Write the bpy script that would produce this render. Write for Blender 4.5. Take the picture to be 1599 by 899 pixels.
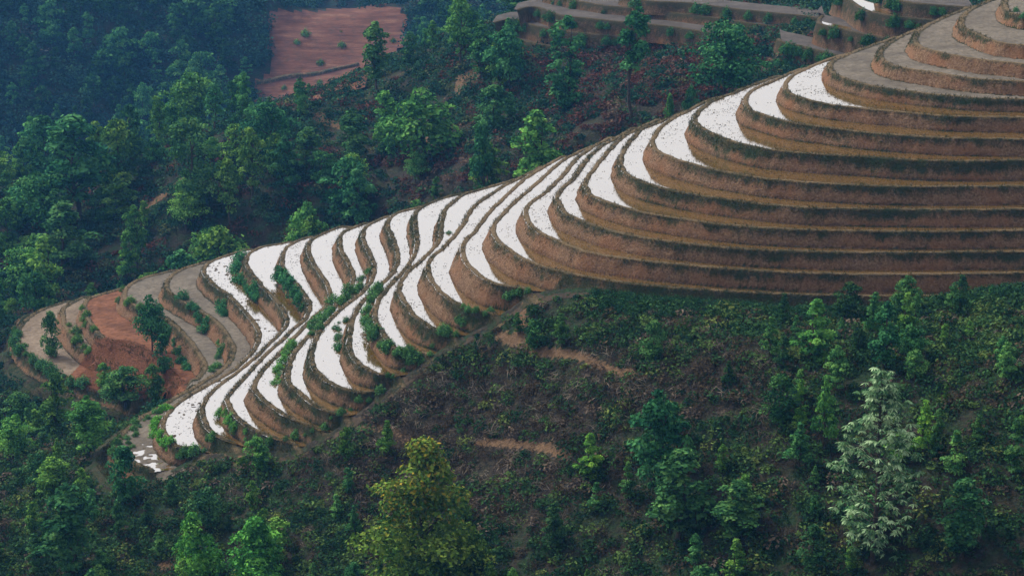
import bpy, math, random
import numpy as np
from mathutils import Vector

# ------------------------------------------------------------------ camera, sky, sun, exposure
SC = bpy.context.scene
for o in list(bpy.data.objects): bpy.data.objects.remove(o)
C = SC.collection
PW, PH = 1599.0, 899.0                      # the photograph's frame, used to place the camera's view
HFOV, PITCH, DIST = 28.0, 17.0, 190.0
_p = math.radians(PITCH)
CAM = np.array([0.0, -DIST*math.cos(_p), DIST*math.sin(_p)])
cd = bpy.data.cameras.new('camera'); co = bpy.data.objects.new('camera', cd); C.objects.link(co)
co.location = CAM; co.rotation_euler = (math.radians(90-PITCH), 0, 0)
cd.sensor_width = 36.0; cd.lens = 18.0/math.tan(math.radians(HFOV/2)); cd.clip_start = 1; cd.clip_end = 3000
SC.camera = co

SUN_EL, SUN_AZ = 47.0, -48.0                # azimuth measured from +Y (away from the camera) towards +X
w = bpy.data.worlds.new('World'); SC.world = w; w.use_nodes = True
nt = w.node_tree; nt.nodes.clear()
wo = nt.nodes.new('ShaderNodeOutputWorld'); bg = nt.nodes.new('ShaderNodeBackground')
sky = nt.nodes.new('ShaderNodeTexSky'); sky.sky_type = 'NISHITA'; sky.sun_disc = False
sky.sun_elevation = math.radians(SUN_EL); sky.sun_rotation = math.radians(SUN_AZ)
sky.air_density = 1.0; sky.dust_density = 5.0; sky.ozone_density = 1.0; sky.altitude = 1200
hs = nt.nodes.new('ShaderNodeHueSaturation'); hs.inputs['Saturation'].default_value = 0.12   # cloud-white sky
nt.links.new(sky.outputs[0], hs.inputs['Color']); nt.links.new(hs.outputs[0], bg.inputs[0])
bg.inputs[1].default_value = 0.15
nt.links.new(bg.outputs[0], wo.inputs[0])
sl = bpy.data.lights.new('sun', 'SUN'); sl.energy = 2.0; sl.angle = math.radians(10); sl.color = (1.0, .94, .85)
so = bpy.data.objects.new('sun', sl); C.objects.link(so)
_a, _e = math.radians(SUN_AZ), math.radians(SUN_EL)
so.rotation_euler = Vector((math.sin(_a)*math.cos(_e), math.cos(_a)*math.cos(_e), math.sin(_e))).to_track_quat('Z', 'Y').to_euler()
so.location = (-60, 80, 200)
VS = SC.view_settings
VS.view_transform = 'Standard'; VS.look = 'None'; VS.gamma = 1; VS.exposure = 0.9; VS.use_curve_mapping = False
SC.cycles.max_bounces = 5; SC.cycles.diffuse_bounces = 2; SC.cycles.glossy_bounces = 2; SC.cycles.transmission_bounces = 2
SC.cycles.transparent_max_bounces = 4; SC.cycles.volume_bounces = 0
SC.cycles.caustics_reflective = False; SC.cycles.caustics_refractive = False

# ------------------------------------------------------------------ helpers: view geometry
FPX = PW/2/math.tan(math.radians(HFOV/2))
vF = np.array([0, math.cos(_p), -math.sin(_p)]); vU = np.array([0, math.sin(_p), math.cos(_p)])
def ray(u, v): return vF + np.array([1., 0, 0])*((u-PW/2)/FPX) - vU*((v-PH/2)/FPX)
def at_z(u, v, z):
    r = ray(u, v); return CAM + r*((z-CAM[2])/r[2])
def at_d(u, v, d):
    r = ray(u, v); return CAM + r*(d/np.linalg.norm(r))
def proj(P):
    q = np.asarray(P, float)-CAM; zz = q@vF
    return PW/2+FPX*q[..., 0]/zz, PH/2-FPX*(q@vU)/zz, zz
rng = np.random.default_rng(7)

def vnoise(x, y, seed=0):
    """smooth value noise on arrays, -1..1"""
    xi = np.floor(x).astype(np.int64); yi = np.floor(y).astype(np.int64); fx = x-xi; fy = y-yi
    fx = fx*fx*(3-2*fx); fy = fy*fy*(3-2*fy)
    def h(a, b):
        n = (a*374761393 + b*668265263 + seed*982451653) & 0x7fffffff
        n = ((n ^ (n >> 13))*1274126177) & 0x7fffffff
        return ((n ^ (n >> 16)) & 0xffff)/32767.5-1
    return (h(xi, yi)*(1-fx)+h(xi+1, yi)*fx)*(1-fy)+(h(xi, yi+1)*(1-fx)+h(xi+1, yi+1)*fx)*fy
def fbm(x, y, sc, seed=0, o=4):
    t = 0; a = 1.0
    for i in range(o): t = t+a*vnoise(x/sc, y/sc, seed+i); sc *= .5; a *= .5
    return t
def sstep(a, b, x):
    t = np.clip((x-a)/(b-a), 0, 1); return t*t*(3-2*t)

def mesh_obj(name, verts, quads, mat, attrs=None, parent=None, smooth=True, size=4):
    me = bpy.data.meshes.new(name); n = len(verts); m = len(quads)
    me.vertices.add(n); me.vertices.foreach_set('co', np.ascontiguousarray(verts, np.float32).ravel())
    me.loops.add(m*size); me.loops.foreach_set('vertex_index', np.ascontiguousarray(quads, np.int32).ravel())
    me.polygons.add(m); me.polygons.foreach_set('loop_start', np.arange(0, m*size, size, dtype=np.int32))
    me.polygons.foreach_set('loop_total', np.full(m, size, np.int32))
    me.polygons.foreach_set('use_smooth', np.full(m, smooth))
    for k, a in (attrs or {}).items():
        a = np.ascontiguousarray(a, np.float32)
        if a.ndim == 1:
            at = me.attributes.new(k, 'FLOAT', 'POINT'); at.data.foreach_set('value', a)
        else:
            at = me.attributes.new(k, 'FLOAT_COLOR', 'POINT')
            at.data.foreach_set('color', np.hstack([a, np.ones((n, 1), np.float32)]).ravel())
    me.materials.append(mat); me.update(calc_edges=True)
    o = bpy.data.objects.new(name, me); C.objects.link(o)
    if parent: o.parent = parent
    return o
def compact(verts, quads, attrs):
    used, inv = np.unique(quads.ravel(), return_inverse=True)
    return verts[used], inv.reshape(quads.shape), {k: a[used] for k, a in attrs.items()}
def tag(o, label=None, cat=None, group=None, kind=None):
    if label: o['label'] = label
    if cat: o['category'] = cat
    if group: o['group'] = group
    if kind: o['kind'] = kind
    return o
def empty(name, loc, rz=0):
    o = bpy.data.objects.new(name, None); C.objects.link(o); o.location = loc; o.rotation_euler = (0, 0, rz); o.empty_display_size = .5
    return o

# ------------------------------------------------------------------ materials
class NT:
    def __init__(s, name):
        s.m = bpy.data.materials.new(name); s.m.use_nodes = True; s.t = s.m.node_tree; s.t.nodes.clear()
        s.out = s.n('ShaderNodeOutputMaterial')
    def n(s, t, **kw):
        x = s.t.nodes.new(t)
        for k, v in kw.items(): setattr(x, k, v)
        return x
    def l(s, a, b): s.t.links.new(a, b)
    def attr(s, name, out='Fac'): return s.n('ShaderNodeAttribute', attribute_name=name).outputs[out]
    def noise(s, scale, detail=4, rough=.6, vec=None):
        x = s.n('ShaderNodeTexNoise'); x.inputs['Scale'].default_value = scale; x.inputs['Detail'].default_value = detail
        x.inputs['Roughness'].default_value = rough
        s.l(vec or s.pos(), x.inputs['Vector']); return x.outputs['Fac']
    def pos(s):
        if not hasattr(s, '_pos'): s._pos = s.n('ShaderNodeNewGeometry').outputs['Position']
        return s._pos
    def ramp(s, fac, stops):
        r = s.n('ShaderNodeValToRGB'); e = r.color_ramp.elements
        while len(e) < len(stops): e.new(.5)
        for i, (p, c) in enumerate(stops): e[i].position = p; e[i].color = (*c, 1) if len(c) == 3 else c
        s.l(fac, r.inputs[0]); return r.outputs[0]
    def mix(s, fac, a, b, mode='MIX'):
        x = s.n('ShaderNodeMix', data_type='RGBA', blend_type=mode)
        for i, v in ((0, fac), (6, a), (7, b)):
            if hasattr(v, 'links') or hasattr(v, 'is_linked'): s.l(v, x.inputs[i])
            else: x.inputs[i].default_value = v if i == 0 else (*v, 1)
        return x.outputs[2]
    def math(s, op, a, b=None, c=None, clamp=False):
        x = s.n('ShaderNodeMath', operation=op, use_clamp=clamp)
        for i, v in enumerate((a, b, c)):
            if v is None: continue
            if hasattr(v, 'is_linked'): s.l(v, x.inputs[i])
            else: x.inputs[i].default_value = v
        return x.outputs[0]
    def maprange(s, v, a, b, c=0., d=1.):
        x = s.n('ShaderNodeMapRange'); s.l(v, x.inputs[0])
        for i, q in enumerate((a, b, c, d)): x.inputs[i+1].default_value = q
        return x.outputs[0]
    def principled(s, col, rough=.9, spec=.2, bump=None, bstr=.5, bdist=.1):
        b = s.n('ShaderNodeBsdfPrincipled')
        if hasattr(col, 'is_linked'): s.l(col, b.inputs['Base Color'])
        else: b.inputs['Base Color'].default_value = (*col, 1)
        b.inputs['Roughness'].default_value = rough; b.inputs['Specular IOR Level'].default_value = spec
        if bump is not None:
            u = s.n('ShaderNodeBump'); u.inputs['Strength'].default_value = bstr; u.inputs['Distance'].default_value = bdist
            s.l(bump, u.inputs['Height']); s.l(u.outputs[0], b.inputs['Normal'])
        s.l(b.outputs[0], s.out.inputs[0]); return b
def mat_bank():
    t = NT('earth_bank_soil_and_grass')
    hf = t.attr('hf'); gr = t.attr('grassy'); n1 = t.noise(.9, 5); n2 = t.noise(5., 4, .7); n3 = t.noise(.25, 3)
    mp = t.n('ShaderNodeMapping'); mp.inputs['Scale'].default_value = (1, 1, .3); t.l(t.pos(), mp.inputs['Vector'])
    ns = t.noise(3.2, 5, .75, mp.outputs[0])
    soil = t.ramp(n2, [(.25, (.085, .048, .026)), (.5, (.215, .125, .070)), (.75, (.38, .25, .155))])
    soil = t.mix(t.maprange(n3, .45, .65, 0, .6), soil, (.27, .120, .055))
    soil = t.mix(t.maprange(ns, .54, .70, 0, .65), soil, (.075, .052, .030))
    grass = t.ramp(n2, [(.25, (.020, .022, .011)), (.5, (.058, .052, .026)), (.75, (.13, .105, .055))])
    grass = t.mix(t.math('MULTIPLY', gr, t.maprange(n1, .4, .62, 0, .8)), grass, (.026, .048, .017))
    # how far the grass hangs down the bank: from the rim to about half its height
    edge = t.math('ADD', t.math('MULTIPLY', t.math('SUBTRACT', n1, .5), .9), t.math('ADD', hf, t.math('MULTIPLY', t.math('SUBTRACT', gr, .55), .55)))
    edge = t.math('ADD', edge, t.math('MULTIPLY', t.math('SUBTRACT', ns, .5), 1.1))
    col = t.mix(t.maprange(edge, .42, .86), soil, grass)
    top = t.ramp(n2, [(.3, (.10, .07, .035)), (.6, (.22, .155, .085)), (.8, (.28, .205, .12))])
    top = t.mix(t.math('MULTIPLY', gr, t.maprange(n1, .38, .6)), top, (.055, .052, .026))
    col = t.mix(t.attr('rimtop'), col, top)
    redc = t.ramp(n2, [(.25, (.07, .028, .013)), (.55, (.165, .064, .029)), (.8, (.25, .115, .06))])
    col = t.mix(t.attr('red'), col, redc)
    col = t.mix(t.math('MULTIPLY', t.attr('wet'), .75), col, (.055, .032, .016))
    t.principled(col, .95, .1, t.math('ADD', n2, t.math('MULTIPLY', t.noise(14, 3), .5)), 1.0, .34)
    return t.m
def mat_bed(name, c1, c2, c3, sc=3.):
    t = NT(name); n = t.noise(sc, 5, .7); n2 = t.noise(.3, 3)
    col = t.ramp(n, [(.25, c1), (.5, c2), (.78, c3)])
    col = t.mix(t.maprange(n2, .4, .65, 0, .75), col, c1)
    col = t.mix(t.attr('red'), col, t.ramp(n, [(.25, (.07, .028, .013)), (.55, (.165, .064, .029)), (.8, (.25, .115, .06))]))
    t.principled(col, .95, .15, n, .8, .2); return t.m
def mat_water():
    t = NT('paddy_water')
    b = t.n('ShaderNodeBsdfPrincipled'); n = t.noise(2.2, 3)
    t.l(t.ramp(n, [(.3, (.085, .045, .012)), (.7, (.12, .075, .022))]), b.inputs['Base Color'])
    b.inputs['Roughness'].default_value = .04; b.inputs['IOR'].default_value = 1.33
    b.inputs['Roughness'].default_value = .5; b.inputs['Specular IOR Level'].default_value = 0
    g = t.n('ShaderNodeBsdfGlossy'); g.inputs['Roughness'].default_value = .05
    g.inputs['Color'].default_value = (1, 1, 1, 1)
    bu = t.n('ShaderNodeBump'); bu.inputs['Strength'].default_value = .05; bu.inputs['Distance'].default_value = .05
    t.l(t.noise(6, 2), bu.inputs['Height']); t.l(bu.outputs[0], g.inputs['Normal'])
    lw = t.n('ShaderNodeFresnel'); lw.inputs['IOR'].default_value = 5.0
    mx = t.n('ShaderNodeMixShader'); t.l(lw.outputs[0], mx.inputs[0]); t.l(b.outputs[0], mx.inputs[1]); t.l(g.outputs[0], mx.inputs[2])
    t.l(mx.outputs[0], t.out.inputs[0]); return t.m
def mat_ground():
    t = NT('hillside_soil_and_litter'); n = t.noise(.5, 6, .65); n2 = t.noise(3.5, 5, .7)
    litter = t.ramp(n2, [(.25, (.012, .012, .010)), (.5, (.032, .027, .020)), (.75, (.085, .062, .042))])
    green = t.ramp(n2, [(.3, (.010, .024, .012)), (.7, (.035, .060, .026))])
    col = t.mix(t.maprange(n, .42, .6), litter, green)
    col = t.mix(t.math('MULTIPLY', t.attr('dead'), .8), col, t.ramp(n2, [(.25, (.011, .010, .009)), (.5, (.033, .026, .021)), (.78, (.13, .098, .072))]))
    bare = t.ramp(n2, [(.25, (.07, .045, .026)), (.55, (.15, .092, .052)), (.8, (.27, .18, .115))])
    f = t.math('ADD', t.attr('bare'), t.math('MULTIPLY', t.math('SUBTRACT', n2, .5), .9))
    col = t.mix(t.maprange(f, .35, .6), col, bare)
    t.principled(col, .97, .05, n2, .9, .3); return t.m
def mat_leaf(name, dark, mid, light, autumn=None, trans=.13):
    t = NT(name); ti = t.attr('tint')
    oi = t.n('ShaderNodeObjectInfo')
    col = t.ramp(ti, [(.0, dark), (.5, mid), (1., light)])
    if autumn: col = t.mix(t.maprange(t.attr('aut'), .5, .9), col, autumn)
    col = t.mix(1.0, col, oi.outputs['Color'], 'MULTIPLY')
    d = t.n('ShaderNodeBsdfDiffuse'); t.l(col, d.inputs[0])
    tr = t.n('ShaderNodeBsdfTranslucent'); t.l(col, tr.inputs[0])
    mx = t.n('ShaderNodeMixShader'); mx.inputs[0].default_value = trans
    t.l(d.outputs[0], mx.inputs[1]); t.l(tr.outputs[0], mx.inputs[2]); t.l(mx.outputs[0], t.out.inputs[0]); return t.m
def mat_bush():
    t = NT('undergrowth_leaves'); col = t.attr('col', 'Color')
    d = t.n('ShaderNodeBsdfDiffuse'); t.l(col, d.inputs[0])
    tr = t.n('ShaderNodeBsdfTranslucent'); t.l(col, tr.inputs[0])
    mx = t.n('ShaderNodeMixShader'); mx.inputs[0].default_value = .2
    t.l(d.outputs[0], mx.inputs[1]); t.l(tr.outputs[0], mx.inputs[2]); t.l(mx.outputs[0], t.out.inputs[0]); return t.m
def mat_bark(name='bark', c=((.03, .024, .018), (.09, .07, .055))):
    t = NT(name); n = t.noise(3, 4)
    t.principled(t.ramp(n, [(.3, c[0]), (.7, c[1])]), .95, .1, n, .6, .1); return t.m
M_BANK, M_WATER, M_GROUND, M_BUSH, M_BARK = mat_bank(), mat_water(), mat_ground(), mat_bush(), mat_bark()
M_BARK_PALE = mat_bark('pale_bark', ((.12, .10, .08), (.28, .25, .20)))
M_MUD = mat_bed('wet_mud', (.03, .022, .014), (.06, .042, .026), (.10, .07, .045))
M_DRY = mat_bed('dry_grey_soil', (.080, .066, .050), (.14, .116, .088), (.205, .172, .132), 2.5)
M_TAN = mat_bed('dry_tan_soil', (.11, .080, .055), (.20, .150, .105), (.28, .22, .16), 2.5)
M_RED = mat_bed('red_soil', (.07, .028, .013), (.165, .064, .029), (.25, .115, .06), 1.6)
# ------------------------------------------------------------------ the terraces: each rim is one level contour
# (riser height in px at the middle distance, rim points as seen in the photograph; every rim lies on its own horizontal plane)
# rims: (letter, riser_px, points)
RIMS = [
("DD",26,[(100,469),(60,484),(35,500),(25,520),(28,540),(45,558),(70,575),(100,588),(140,602),(180,615),(222,632)]),
("CC",24,[(136,462),(125,464),(98,478),(95,490),(100,510),(115,530),(135,548),(150,556),(170,561),(200,572),(240,590),(266,606)]),
("BB",26,[(197,447),(176,452),(136,465),(128,479),(133,495),(147,516),(160,527),(178,531),(200,533),(225,545),(255,572),(284,598)]),
("AA",26,[(267,421),(227,431),(200,443),(192,457),(195,468),(213,479),(240,489),(258,497),(275,512),(294,533),(311,557),(317,573),(305,590)]),
("Z",26,[(322,407),(286,417),(267,428),(257,441),(261,455),(275,466),(293,476),(320,490),(342,510),(356,530),(361,551),(348,572),(326,587),(305,600),(276,616),(249,633),(216,651),(193,671),(180,687),(182,700),(196,716),(232,733)]),
("Y",26,[(384,388),(371,392),(344,400),(324,409),(316,420),(320,431),(336,447),(356,461),(373,480),(389,496),(400,513),(401,529),(393,545),(380,560),(360,577),(329,596),(302,611),(276,627),(258,645),(251,662),(253,673),(265,687),(276,696),(303,698)]),
("X",26,[(450,376),(436,379),(407,384),(389,393),(382,404),(385,418),(396,433),(411,451),(429,469),(442,487),(445,502),(437,516),(422,531),(402,551),(369,578),(340,600),(320,620),(313,636),(315,651),(320,665),(331,676),(345,683),(362,689)]),
("W",26,[(486,368),(470,372),(458,377),(444,386),(439,398),(439,413),(446,428),(469,453),(480,471),(480,485),(471,499),(456,512),(433,533),(411,553),(384,582),(362,605),(351,620),(353,631),(359,640),(371,654),(389,667),(407,676),(425,682),(440,687),(456,691)]),
("V",26,[(535,352),(520,356),(491,369),(480,378),(479,389),(484,405),(496,425),(507,440),(513,456),(511,469),(498,483),(482,499),(458,523),(436,547),(416,567),(397,591),(393,602),(397,611),(411,625),(425,635),(438,645),(460,654),(482,663),(498,668)]),
("U",25,[(568,347),(558,351),(538,359),(529,367),(528,378),(531,393),(542,411),(549,429),(549,440),(540,455),(520,476),(505,494),(492,509),(478,524),(462,542),(449,565),(446,585),(450,599),(465,613),(482,627),(500,637),(520,644),(535,645)]),
("T",25,[(606,336),(593,340),(573,350),(565,358),(565,371),(573,393),(581,411),(580,431),(571,446),(556,460),(540,472),(523,487),(504,507),(491,525),(485,545),(483,560),(489,576),(502,589),(524,602),(547,609),(569,612),(586,611)]),
("S",24,[(658,320),(645,324),(618,331),(604,342),(603,353),(611,371),(618,391),(618,407),(610,425),(591,443),(569,463),(552,486),(544,511),(542,536),(547,553),(558,567),(576,577),(591,583),(613,583)]),
("R",26,[(735,298),(720,301),(689,308),(658,321),(647,331),(646,345),(648,367),(648,385),(642,400),(631,417),(613,437),(600,452),(589,465),(583,480),(583,496),(589,510),(602,530),(620,545),(640,549),(663,550)]),
("Q",29,[(800,279),(786,284),(760,291),(722,302),(707,313),(691,329),(687,349),(685,369),(673,387),(653,406),(634,423),(622,441),(620,454),(629,471),(644,491),(664,506),(680,515),(702,519)]),
("P",31,[(842,259),(830,266),(800,281),(787,287),(769,299),(747,313),(733,327),(722,345),(711,361),(696,379),(676,397),(665,412),(665,423),(671,435),(685,454),(707,471),(731,482),(749,486),(767,488)]),
("O",35,[(878,243),(860,252),(840,263),(816,279),(767,324),(740,358),(722,376),(718,387),(722,405),(744,427),(767,440),(796,447),(818,449)]),
("N",29,[(925,226),(908,233),(880,247),(861,262),(824,294),(795,320),(776,340),(767,353),(768,364),(774,374),(793,390),(811,402),(833,411),(865,421),(900,429),(950,437),(1000,444),(1100,452),(1200,457),(1300,460),(1400,461),(1599,459)]),
("M",25,[(950,214),(930,224),(899,245),(877,272),(848,299),(821,320),(817,333),(822,346),(836,360),(856,370),(900,388),(925,395),(1000,406),(1100,416),(1200,423),(1300,427),(1402,428),(1599,425)]),
("L",23,[(985,199),(965,211),(945,222),(930,232),(909,253),(896,274),(877,291),(868,304),(868,314),(880,331),(904,344),(947,358),(1000,370),(1100,383),(1200,390),(1300,393),(1402,394),(1599,392)]),
("K",23,[(1025,186),(1010,192),(995,199),(968,214),(947,235),(923,264),(912,282),(912,292),(922,305),(952,317),(987,327),(1000,331),(1060,341),(1120,349),(1200,356),(1287,359),(1402,361),(1500,361),(1599,359)]),
("J",23,[(1065,173),(1045,182),(1013,195),(995,204),(973,230),(966,246),(968,261),(981,274),(1008,286),(1040,295),(1080,303),(1133,311),(1200,319),(1272,324),(1373,326),(1489,327),(1599,326)]),
("I",25,[(1112,152),(1088,163),(1067,174),(1048,184),(1027,200),(1017,216),(1017,228),(1027,237),(1053,248),(1080,256),(1109,264),(1147,271),(1200,279),(1258,284),(1330,288),(1402,291),(1599,290)]),
("H",27,[(1212,117),(1187,126),(1147,142),(1109,157),(1093,168),(1084,179),(1083,187),(1088,195),(1104,205),(1131,216),(1160,225),(1200,233),(1258,239),(1345,244),(1402,248),(1489,251),(1599,250)]),
("G",24,[(1248,107),(1225,116),(1200,127),(1185,133),(1173,140),(1164,148),(1161,157),(1165,167),(1175,174),(1204,183),(1229,190),(1261,195),(1302,200),(1351,206),(1400,210),(1477,215),(1599,217)]),
("F",21,[(1310,85),(1288,93),(1253,107),(1236,116),(1226,125),(1223,132),(1226,142),(1239,149),(1266,157),(1302,164),(1339,168),(1363,171),(1400,174),(1428,177),(1477,181),(1526,182),(1599,183.5)]),
("E",18,[(1396,57),(1350,73),(1310,88),(1297,95),(1292,102),(1295,111),(1312,120),(1337,128),(1366,135),(1400,140),(1428,144),(1477,149),(1526,153),(1599,155)]),
("D",20,[(1440,40),(1410,53),(1384,67),(1372,78),(1371,86),(1377,95),(1401,104),(1452,112),(1501,120),(1550,125),(1599,127)]),
("C",20,[(1510,10),(1470,27),(1438,42),(1427,53),(1425,61),(1430,70),(1445,76),(1477,84),(1506,89),(1550,95),(1599,100)]),
("B",20,[(1560,-6),(1530,5),(1508,17),(1499,29),(1500,42),(1518,50),(1540,60),(1560,66),(1599,71)]),
("A",20,[(1590,-20),(1572,-8),(1566,2),(1567,12),(1578,20),(1599,26)]),
]

PXM = FPX/DIST*math.cos(_p)
N = len(RIMS); IX = {r[0]: i for i, r in enumerate(RIMS)}
HR = np.array([r[1]/PXM for r in RIMS]); ZR = np.cumsum(HR); ZR -= ZR[IX['O']]
def catmull(P, k=3):
    P = np.asarray(P, float); Q = np.vstack([2*P[0]-P[1], P, 2*P[-1]-P[-2]]); out = []
    for i in range(1, len(Q)-2):
        a, b, c, d = Q[i-1:i+3]
        for t in np.arange(k)/k:
            out.append(.5*((2*b)+(c-a)*t+(2*a-5*b+4*c-d)*t*t+(3*b-a-3*c+d)*t**3))
    out.append(P[-1]); return np.array(out)
CORE = [np.array([at_z(u, v, z)[:2] for u, v in r[2]]) for r, z in zip(RIMS, ZR)]
CORE = [catmull(c) for c in CORE]
S0 = np.array([c[0] for c in CORE]); Q0 = np.array([c[-1] for c in CORE])
BACK = np.array([.55, .83])
RIM2 = []
for k in range(N):
    ext = [S0[j]+BACK*(j-k)*3.2 for j in range(k+1, min(k+4, N))]
    last = ext[-1] if ext else S0[k]
    ext = ext+[last+np.array([10, 12.])]
    c = np.vstack([np.array(ext)[::-1], CORE[k]])
    if k >= IX['N']: tail = [Q0[k]+np.array([30., 0]), Q0[k]+np.array([70., 0])]
    elif k >= IX['Z']: tail = [Q0[k]+np.array([1.0, -2.5]), Q0[k]+np.array([1.5, -9.])]
    else:
        tail = [Q0[k]+np.array([-6., -3.]), Q0[k]+np.array([-30., -12.])]
    RIM2.append(np.vstack([c, tail]))
def seg_dist(px, py, P):
    best = np.full(px.shape, 1e9)
    for a, b in zip(P[:-1], P[1:]):
        d = b-a; L = d@d+1e-12
        t = np.clip(((px-a[0])*d[0]+(py-a[1])*d[1])/L, 0, 1)
        best = np.minimum(best, (px-a[0]-t*d[0])**2+(py-a[1]-t*d[1])**2)
    return np.sqrt(best)
def inside(px, py, P):
    r = np.zeros(px.shape, bool); x0, y0 = P[-1]
    for x1, y1 in P:
        if y0 != y1:
            c = ((y0 > py) != (y1 > py)) & (px < (x1-x0)*(py-y0)/(y1-y0)+x0); r ^= c
        x0, y0 = x1, y1
    return r
# bank width (batter) at every rim vertex, never more than the room down to the next rim
BAT = []
for k in range(N):
    if k == 0: d = np.full(len(RIM2[k]), 9.)
    else: d = seg_dist(RIM2[k][:, 0], RIM2[k][:, 1], RIM2[k-1])
    b_ = np.clip(.30*d, .2, min(1.0, .5*HR[k]))
    if RIMS[k][0] in ('BB', 'CC'):                          # the dug red soil is a slope, not a bank
        u_, v_, _ = proj(np.hstack([RIM2[k], np.full((len(d), 1), ZR[k])])); b_ = np.where((v_ > 522) & (u_ > 150), .92*np.minimum(d, 5.), b_)
    BAT.append(b_)
# outline of the terraced ground
def off_left(P, w):
    t = np.gradient(P, axis=0); t /= np.linalg.norm(t, axis=1)[:, None]+1e-9
    return P+np.stack([t[:, 1], -t[:, 0]], 1)*w      # to the right-hand side of travel
dd = CORE[0]
backline = [S0[j]+BACK*5 for j in range(N)]
zc = CORE[IX['Z']]; zl = zc[int(len(zc)*.60):]
def low_side(k, P, w):
    a = off_left(P, w); b = off_left(P, -w)
    poly = np.vstack([RIM2[k], [[170, -100], [170, 160], [RIM2[k][0][0], 160]]])
    return b if inside(a[len(a)//2:len(a)//2+1, 0], a[len(a)//2:len(a)//2+1, 1], poly)[0] else a
ddo = low_side(0, dd, 1.8); zlo = low_side(IX['Z'], zl, 2.2)
nn = CORE[IX['N']]; i0 = int(np.argmin(np.abs(nn[:, 0]-6.0))); 
nno = low_side(IX['N'], np.vstack([nn[i0:], [[75., nn[-1, 1]]]]), 1.0)
fline = [Q0[k]+np.array([.4, -1.2]) for k in range(IX['Y'], IX['O']+1)]
MASK = np.vstack([ddo, [Q0[1]+[-1, -1.2], Q0[2]+[-1, -1.2], Q0[3]+[-1.2, -.8]], zlo, fline, nno, [[75, 40]], np.array(backline)[::-1]])

# natural ground: control points (photo position, distance) and the edge of the terraces
ctl = []
def cp(u, v, d): ctl.append(at_d(u, v, d))
for u, v, d in [(-250,0,575),(0,0,560),(200,0,560),(400,0,560),(600,0,565),(800,0,575),(-250,150,530),(0,150,528),(200,150,528),(420,150,525),(560,20,560),(640,60,545),
                (-250,300,490),(0,300,495),(200,300,490),(420,165,515),
                (1000,-5,330),(1250,-20,335),(1500,-60,340),(1800,-100,350),(800,28,338),(700,78,330),(640,110,328),(560,165,322),(490,182,320),(860,90,306),(960,110,300),
                (330,215,318),(215,320,315),(110,350,318),(0,380,320),(-150,400,322),
                (900,240,262),(900,170,280),(1080,170,264),(1080,110,282),(1200,100,282),(1300,60,288),(1420,20,294),(600,240,302),(600,300,288),(720,200,292),(720,270,275),
                (450,300,296),(300,300,306),(450,230,312),(300,390,296),(100,440,302),(0,480,296),(-150,480,300),
                (0,580,270),(80,640,247),(-150,600,270),(0,720,225),(-150,760,225),(100,760,208),(0,899,190),(-150,920,190),(200,899,186),(200,800,196),
                (400,899,178),(400,780,189),(600,899,170),(600,760,181),(700,640,184),(800,899,163),(800,720,174),(850,560,182),(1000,899,158),(1000,700,167),(1000,560,175),
                (1200,899,153),(1200,700,161),(1200,560,170),(1400,899,150),(1400,700,158),(1400,560,167),(1599,899,148),(1599,700,155),(1599,560,164),(1800,899,146),(1800,600,160)]: cp(u, v, d)
ctl += [np.array(q, float) for q in [(-60,-182,53),(0,-182,53.4),(60,-182,53),(150,-170,50),(-150,-170,50),(0,-150,22),(-90,-140,12),(90,-140,20),(0,-100,-8),(-90,-95,-24),(90,-95,-6),
        (-180,660,40),(0,680,45),(180,690,50),(-200,300,-30),(-200,100,-28),(200,100,12),(200,300,25),(200,450,10),(110,0,10),(150,40,20),(110,60,24),(130,200,22),
        (30,430,-58),(-30,420,-64),(-90,425,-66),(90,440,-40),(-150,420,-60)]]
for j in range(0, N, 2):
    q = S0[j]+BACK*6.5; ctl.append(np.array([*q, ZR[j]-2.6]))
    q = S0[j]+BACK*14; ctl.append(np.array([*q, ZR[j]-8.0]))
for q in ddo[::5]: ctl.append(np.array([*q, ZR[0]-1.7]))
for q in zlo[::4]: ctl.append(np.array([*q, ZR[IX['Z']]-1.9]))
for k in range(IX['Y'], IX['O']+1): ctl.append(np.array([*(Q0[k]+[.5, -1.4]), ZR[k]-.7]))
for q in nno[2::5]: ctl.append(np.array([*q, ZR[IX['N']]-.95]))
ctl = np.array(ctl)
# multiquadric surface with a linear term
def rbf_fit(P, c=4.0, lam=.15):
    n = len(P); D = np.sqrt(((P[:, None, :2]-P[None, :, :2])**2).sum(-1)+c*c)
    A = np.zeros((n+3, n+3)); A[:n, :n] = D-np.eye(n)*lam; A[:n, n] = 1; A[:n, n+1:] = P[:, :2]; A[n:, :n] = A[:n, n:].T
    return np.linalg.solve(A, np.concatenate([P[:, 2], [0, 0, 0]]))
WT = rbf_fit(ctl)
def rbf(x, y, c=4.0):
    x = np.asarray(x, float); s = x.shape; x = x.ravel(); y = np.asarray(y, float).ravel(); out = np.empty(len(x))
    for i in range(0, len(x), 20000):
        X, Y = x[i:i+20000], y[i:i+20000]
        D = np.sqrt((X[:, None]-ctl[:, 0])**2+(Y[:, None]-ctl[:, 1])**2+c*c)
        out[i:i+20000] = D@WT[:-3]+WT[-3]+WT[-2]*X+WT[-1]*Y
    return out.reshape(s)
GX0, GY0, GX1, GY1 = -210, -195, 210, 700
gx = np.arange(GX0, GX1+1.0); gy = np.arange(GY0, GY1+1.0)
GXX, GYY = np.meshgrid(gx, gy)
NZ = rbf(GXX, GYY)
def mask_sd(x, y):
    d = seg_dist(x, y, np.vstack([MASK, MASK[:1]])); return np.where(inside(x, y, MASK), d, -d)
MSD = np.full(NZ.shape, -99.)
sub = (GXX > -85) & (GXX < 90) & (GYY > -30) & (GYY < 110)
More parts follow.
